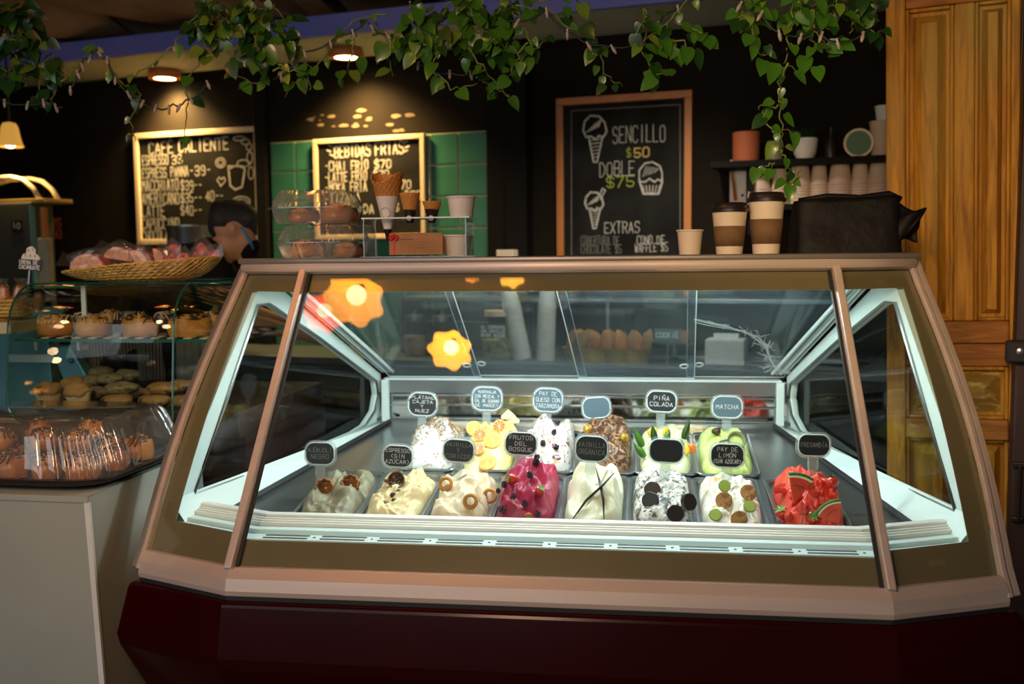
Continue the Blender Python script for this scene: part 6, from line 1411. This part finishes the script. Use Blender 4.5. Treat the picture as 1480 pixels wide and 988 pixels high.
def vine(anchor, stems, lab, depth, mix=(.5, .35, .15), size=.05, dens=1.0, shadow=False):
    X = T(atY(anchor[0], anchor[1], depth)); t = thing('hanging_vine', X, lab, 'plant', 'pothos vines above the counter'); cnt = 0; Xi = X.inverted()
    for st in stems:
        n_ = st[0]; pts = [Xi @ atY(p[0], p[1], depth+(p[2] if len(p) > 2 else 0)+rv.uniform(-.05, .05)) for p in st[1:]]
        # resample with a smooth wobble
        P = []
        for a, b in zip(pts, pts[1:]):
            for k in range(5): P.append(a.lerp(b, k/5)+V((rv.uniform(-1, 1), rv.uniform(-1, 1), rv.uniform(-1, 1)))*.006)
        P.append(pts[-1]); MB().tube(P, [.0030*(1-.5*k/len(P)) for k in range(len(P))], 5).obj('stem', 'stem', t, smooth='all')
        for k in range(n_):
            if cnt >= 290: break
            s_ = (k+rv.uniform(.2, .8))/n_*(len(P)-1); i = min(int(s_), len(P)-2); p = P[i].lerp(P[i+1], s_-i); out = V((rv.uniform(-1, 1), rv.uniform(-1, .4), rv.uniform(-.8, .35))).normalized()
            L_ = size*.86*rv.uniform(.6, 1.25); q = p+out*L_*rv.uniform(.35, .9)
            MB().tube([p, p.lerp(q, .5)+V((0, 0, .006)), q], .0013, 3).obj('petiole', 'stem', t) if cnt % 3 == 0 else None
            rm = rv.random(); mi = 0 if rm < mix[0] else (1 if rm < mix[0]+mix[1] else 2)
            o = bpy.data.objects.new('leaf', LEAF[mi*3+rv.randrange(3)]); C.objects.link(o); o.parent = t
            dr_ = (out*.6+V((rv.uniform(-.5, .5), rv.uniform(-.3, .1), -rv.uniform(.2, 1.1)))).normalized()
            zax = V((rv.uniform(-.5, .5), -1, rv.uniform(.1, .9))); yax = zax.cross(dr_).normalized(); zax = dr_.cross(yax)
            o.matrix_local = MX.Translation(q) @ MX((dr_, yax, zax)).transposed().to_4x4() @ SCL(L_); cnt += 1
    return t
def cloud(x0, y0, x1, y1, n_, ln=60, per=4, down=30):
    out = []
    for k in range(n_):
        x, y = rv.uniform(x0, x1), rv.uniform(y0, y1); x2 = x+rv.uniform(-ln, ln)*.5; out.append((per, (x, y, rv.uniform(-.1, .1)), ((x+x2)/2+rv.uniform(-10, 10), y+down*.3), (x2, y+down)))
    return out
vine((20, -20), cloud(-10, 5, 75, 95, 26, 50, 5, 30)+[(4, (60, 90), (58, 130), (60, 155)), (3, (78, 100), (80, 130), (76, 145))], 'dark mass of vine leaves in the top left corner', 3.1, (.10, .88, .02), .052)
vine((130, 60), [(4, (85, 120), (118, 90), (130, 72), (145, 70), (160, 95), (172, 118)), (5, (172, 118), (186, 125), (205, 135), (190, 175), (196, 205)), (3, (262, 52), (230, 85), (185, 115))], 'thin vine trailing left of the first downlight', 3.0, (.5, .2, .3), .038)
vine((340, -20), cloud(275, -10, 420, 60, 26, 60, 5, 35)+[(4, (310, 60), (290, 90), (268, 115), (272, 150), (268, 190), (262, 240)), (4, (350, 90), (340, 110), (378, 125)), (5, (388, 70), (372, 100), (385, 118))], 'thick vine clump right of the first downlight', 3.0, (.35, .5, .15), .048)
vine((500, -10), [(6, (560, 20), (515, 25), (490, 50), (465, 85), (450, 110)), (6, (400, 95), (430, 105), (445, 90), (412, 140)), (5, (515, 50), (510, 80), (500, 105), (488, 108)), (4, (540, 35), (560, 60), (568, 110)), (3, (395, 100), (440, 100), (448, 130))], 'light vine looping round the second downlight', 2.9, (.6, .15, .25), .044)
vine((650, -20), cloud(590, -10, 745, 55, 24, 60, 5, 35)+[(6, (640, 60), (625, 95), (650, 130), (690, 120)), (7, (660, 50), (690, 90), (720, 120), (735, 140)), (6, (600, 60), (580, 50), (560, 90)), (6, (700, 40), (745, 65), (740, 100)), (4, (690, 110), (715, 125), (730, 135))], 'thick vine clump in the middle above the green tiles', 2.8, (.6, .25, .15), .048)
vine((820, -20), [(9, (745, 10), (790, 10), (810, 30), (850, 55), (880, 75)), (8, (760, 40), (770, 75), (790, 60)), (7, (840, 40), (870, 75), (875, 105), (900, 125)), (5, (770, 0), (830, -5), (840, 10)), (5, (760, 60), (745, 90), (740, 110))], 'vine trailing over the soffit left of the orange framed board', 2.7, (.6, .25, .15), .047)
vine((960, -20), [(7, (1000, -5), (975, 20), (955, 45), (930, 60)), (9, (935, 45), (925, 75), (945, 105), (965, 110)), (8, (975, 30), (1010, 45), (1000, 60)), (6, (950, 60), (990, 60), (985, 80)), (5, (930, 10), (935, 25), (930, 40))], 'vine hanging straight above the orange framed board', 2.6, (.6, .2, .2), .047)
vine((1150, -30), cloud(1070, -15, 1210, 20, 12, 60, 4, 30)+[(6, (1085, 20), (1090, 60), (1100, 80), (1118, 75)), (6, (1150, 0), (1140, 40), (1137, 80), (1135, 100)), (6, (1170, 30), (1190, 60), (1200, 85)), (5, (1160, 40), (1180, 65), (1165, 95))], 'leafy vine clump left of the wooden door', 2.5, (.75, .15, .10), .048)
vine((1136, 90), [(9, (1136, 90, 0), (1126, 120), (1129, 150), (1131, 190), (1130, 215)), (3, (1125, 155), (1108, 148), (1097, 158)), (2, (1122, 190), (1108, 178)), (4, (1130, 215), (1138, 245), (1142, 270)), (3, (1120, 235), (1105, 240)), (2, (1142, 268), (1158, 245))], 'single long vine strand dangling down in front of the stacked cups', 2.5, (.85, .1, .05), .040)
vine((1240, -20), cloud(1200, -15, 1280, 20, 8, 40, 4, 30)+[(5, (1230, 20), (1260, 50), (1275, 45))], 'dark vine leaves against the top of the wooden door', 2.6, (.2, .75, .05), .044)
# support rail for the vines
t = thing('vine_rail', T(atY(-40, -40, 3.3)), 'dark rail under the ceiling that the vines hang from', 'rail')
a, b = V((0, 0, 0)), atY(1330, -45, 2.4)-atY(-40, -40, 3.3); MB().tube([a, b], .012, 8).obj('rail_tube', 'wire', t)
# fairy lights
bm_ = None
def fairy(pts, dep, lab, every=2):
    global bm_
    P = [atY(x, y, dep) for x, y in pts]; t = thing('fairy_lights', T(P[0]), lab, 'string lights', 'fairy lights strings'); Xi = T(P[0]).inverted(); Q = [Xi @ p for p in P]; S_ = []
    for a, b in zip(Q, Q[1:]):
        for k in range(4): S_.append(a.lerp(b, k/4)-V((0, 0, .012*sin(pi*k/4))))
    S_.append(Q[-1]); MB().tube(S_, .0028, 5).obj('cable', 'wire', t, smooth='all')
    for k in range(1, len(S_), every):
        if bm_ is None:
            o = MB().lathe([(0, -.026), (.003, -.024), (.0058, -.014), (.006, -.006), (.0045, 0), (.0045, .010), (0, .012)], 10).obj('bulb', 'fairy', t, smooth=True); bm_ = o.data
        else: o = bpy.data.objects.new('bulb', bm_); C.objects.link(o); o.parent = t
        o.matrix_local = T(S_[k]) @ SCL(.8) @ RX(rv.uniform(-.5, .5)) @ RY(rv.uniform(-.6, .6))
fairy([(-5, 140), (40, 150), (70, 140), (90, 155)], 3.0, 'string of unlit bulbs hanging from the top left leaf mass', 3)
fairy([(98, 130), (112, 105), (120, 85), (140, 70), (155, 85), (170, 118), (200, 140), (225, 155), (250, 150), (268, 145), (300, 120)], 2.95, 'string of unlit bulbs looping past the first downlight', 3)
fairy([(395, 115), (440, 75), (490, 50), (530, 30), (560, 50), (590, 78), (620, 95), (650, 105), (690, 100)], 2.85, 'string of unlit bulbs round the second downlight', 3)
fairy([(735, 30), (790, 15), (830, 50), (870, 65), (930, 60), (960, 20), (1000, -10)], 2.65, 'string of unlit bulbs above the orange framed board', 3)
fairy([(1060, -5), (1100, 20), (1135, 50), (1180, 40), (1210, 60), (1260, 40)], 2.45, 'string of unlit bulbs beside the wooden door', 3)

# ================================================================= AMBER PENDANT LAMPS OVER THE AISLE (mirrored in the case glass)
for k, (x, y, z, r_, col, es, lab) in enumerate(((-.86, 2.03, 2.46, .115, (1, .42, .03), 9, 'large frilled amber glass lamp over the aisle, mirrored top left in the case glass'), (-.53, 1.76, 2.46, .085, (1, .50, .03), 14, 'yellow glass lamp over the aisle, mirrored left of centre in the case glass'), (-1.02, 1.97, 2.50, .085, (1, .10, .02), 5, 'red glass lamp over the aisle, mirrored beside the large amber one'), (-.22, 2.06, 2.42, .05, (1, .50, .05), 10, 'small amber lamp over the aisle, mirrored at the top middle of the case glass'), (-.37, 2.08, 2.42, .03, (1, .40, .05), 6, 'smallest amber lamp over the aisle, left of the small one'))):
    t = thing('pendant_lamp', T((x, y, z)), lab, 'lamp', 'pendant lamps over the aisle')
    MB().lathe([(r_, 0), (r_*.92, r_*.15), (r_*.70, r_*.55), (r_*.40, r_*.9), (r_*.12, r_*1.05)], 48, wob=lambda a, zz: 1+.10*sin(a*7)*(1 if zz < r_*.2 else .2)).obj('glass_shade', mat('lit_glass_%d' % k, col, .4, emit=col, es=es*.5), t, smooth='all')
    MB().sphere((0, 0, r_*.3), r_*.35, 16, 10).obj('bulb', mat('lit_bulb_%d' % k, (1, .9, .6), .4, emit=(1, .75, .35), es=es*1.3), t, smooth=True)
    MB().tube([(0, 0, r_), (0, 0, 2.95-z)], .005, 6).obj('cord', 'wire', t)
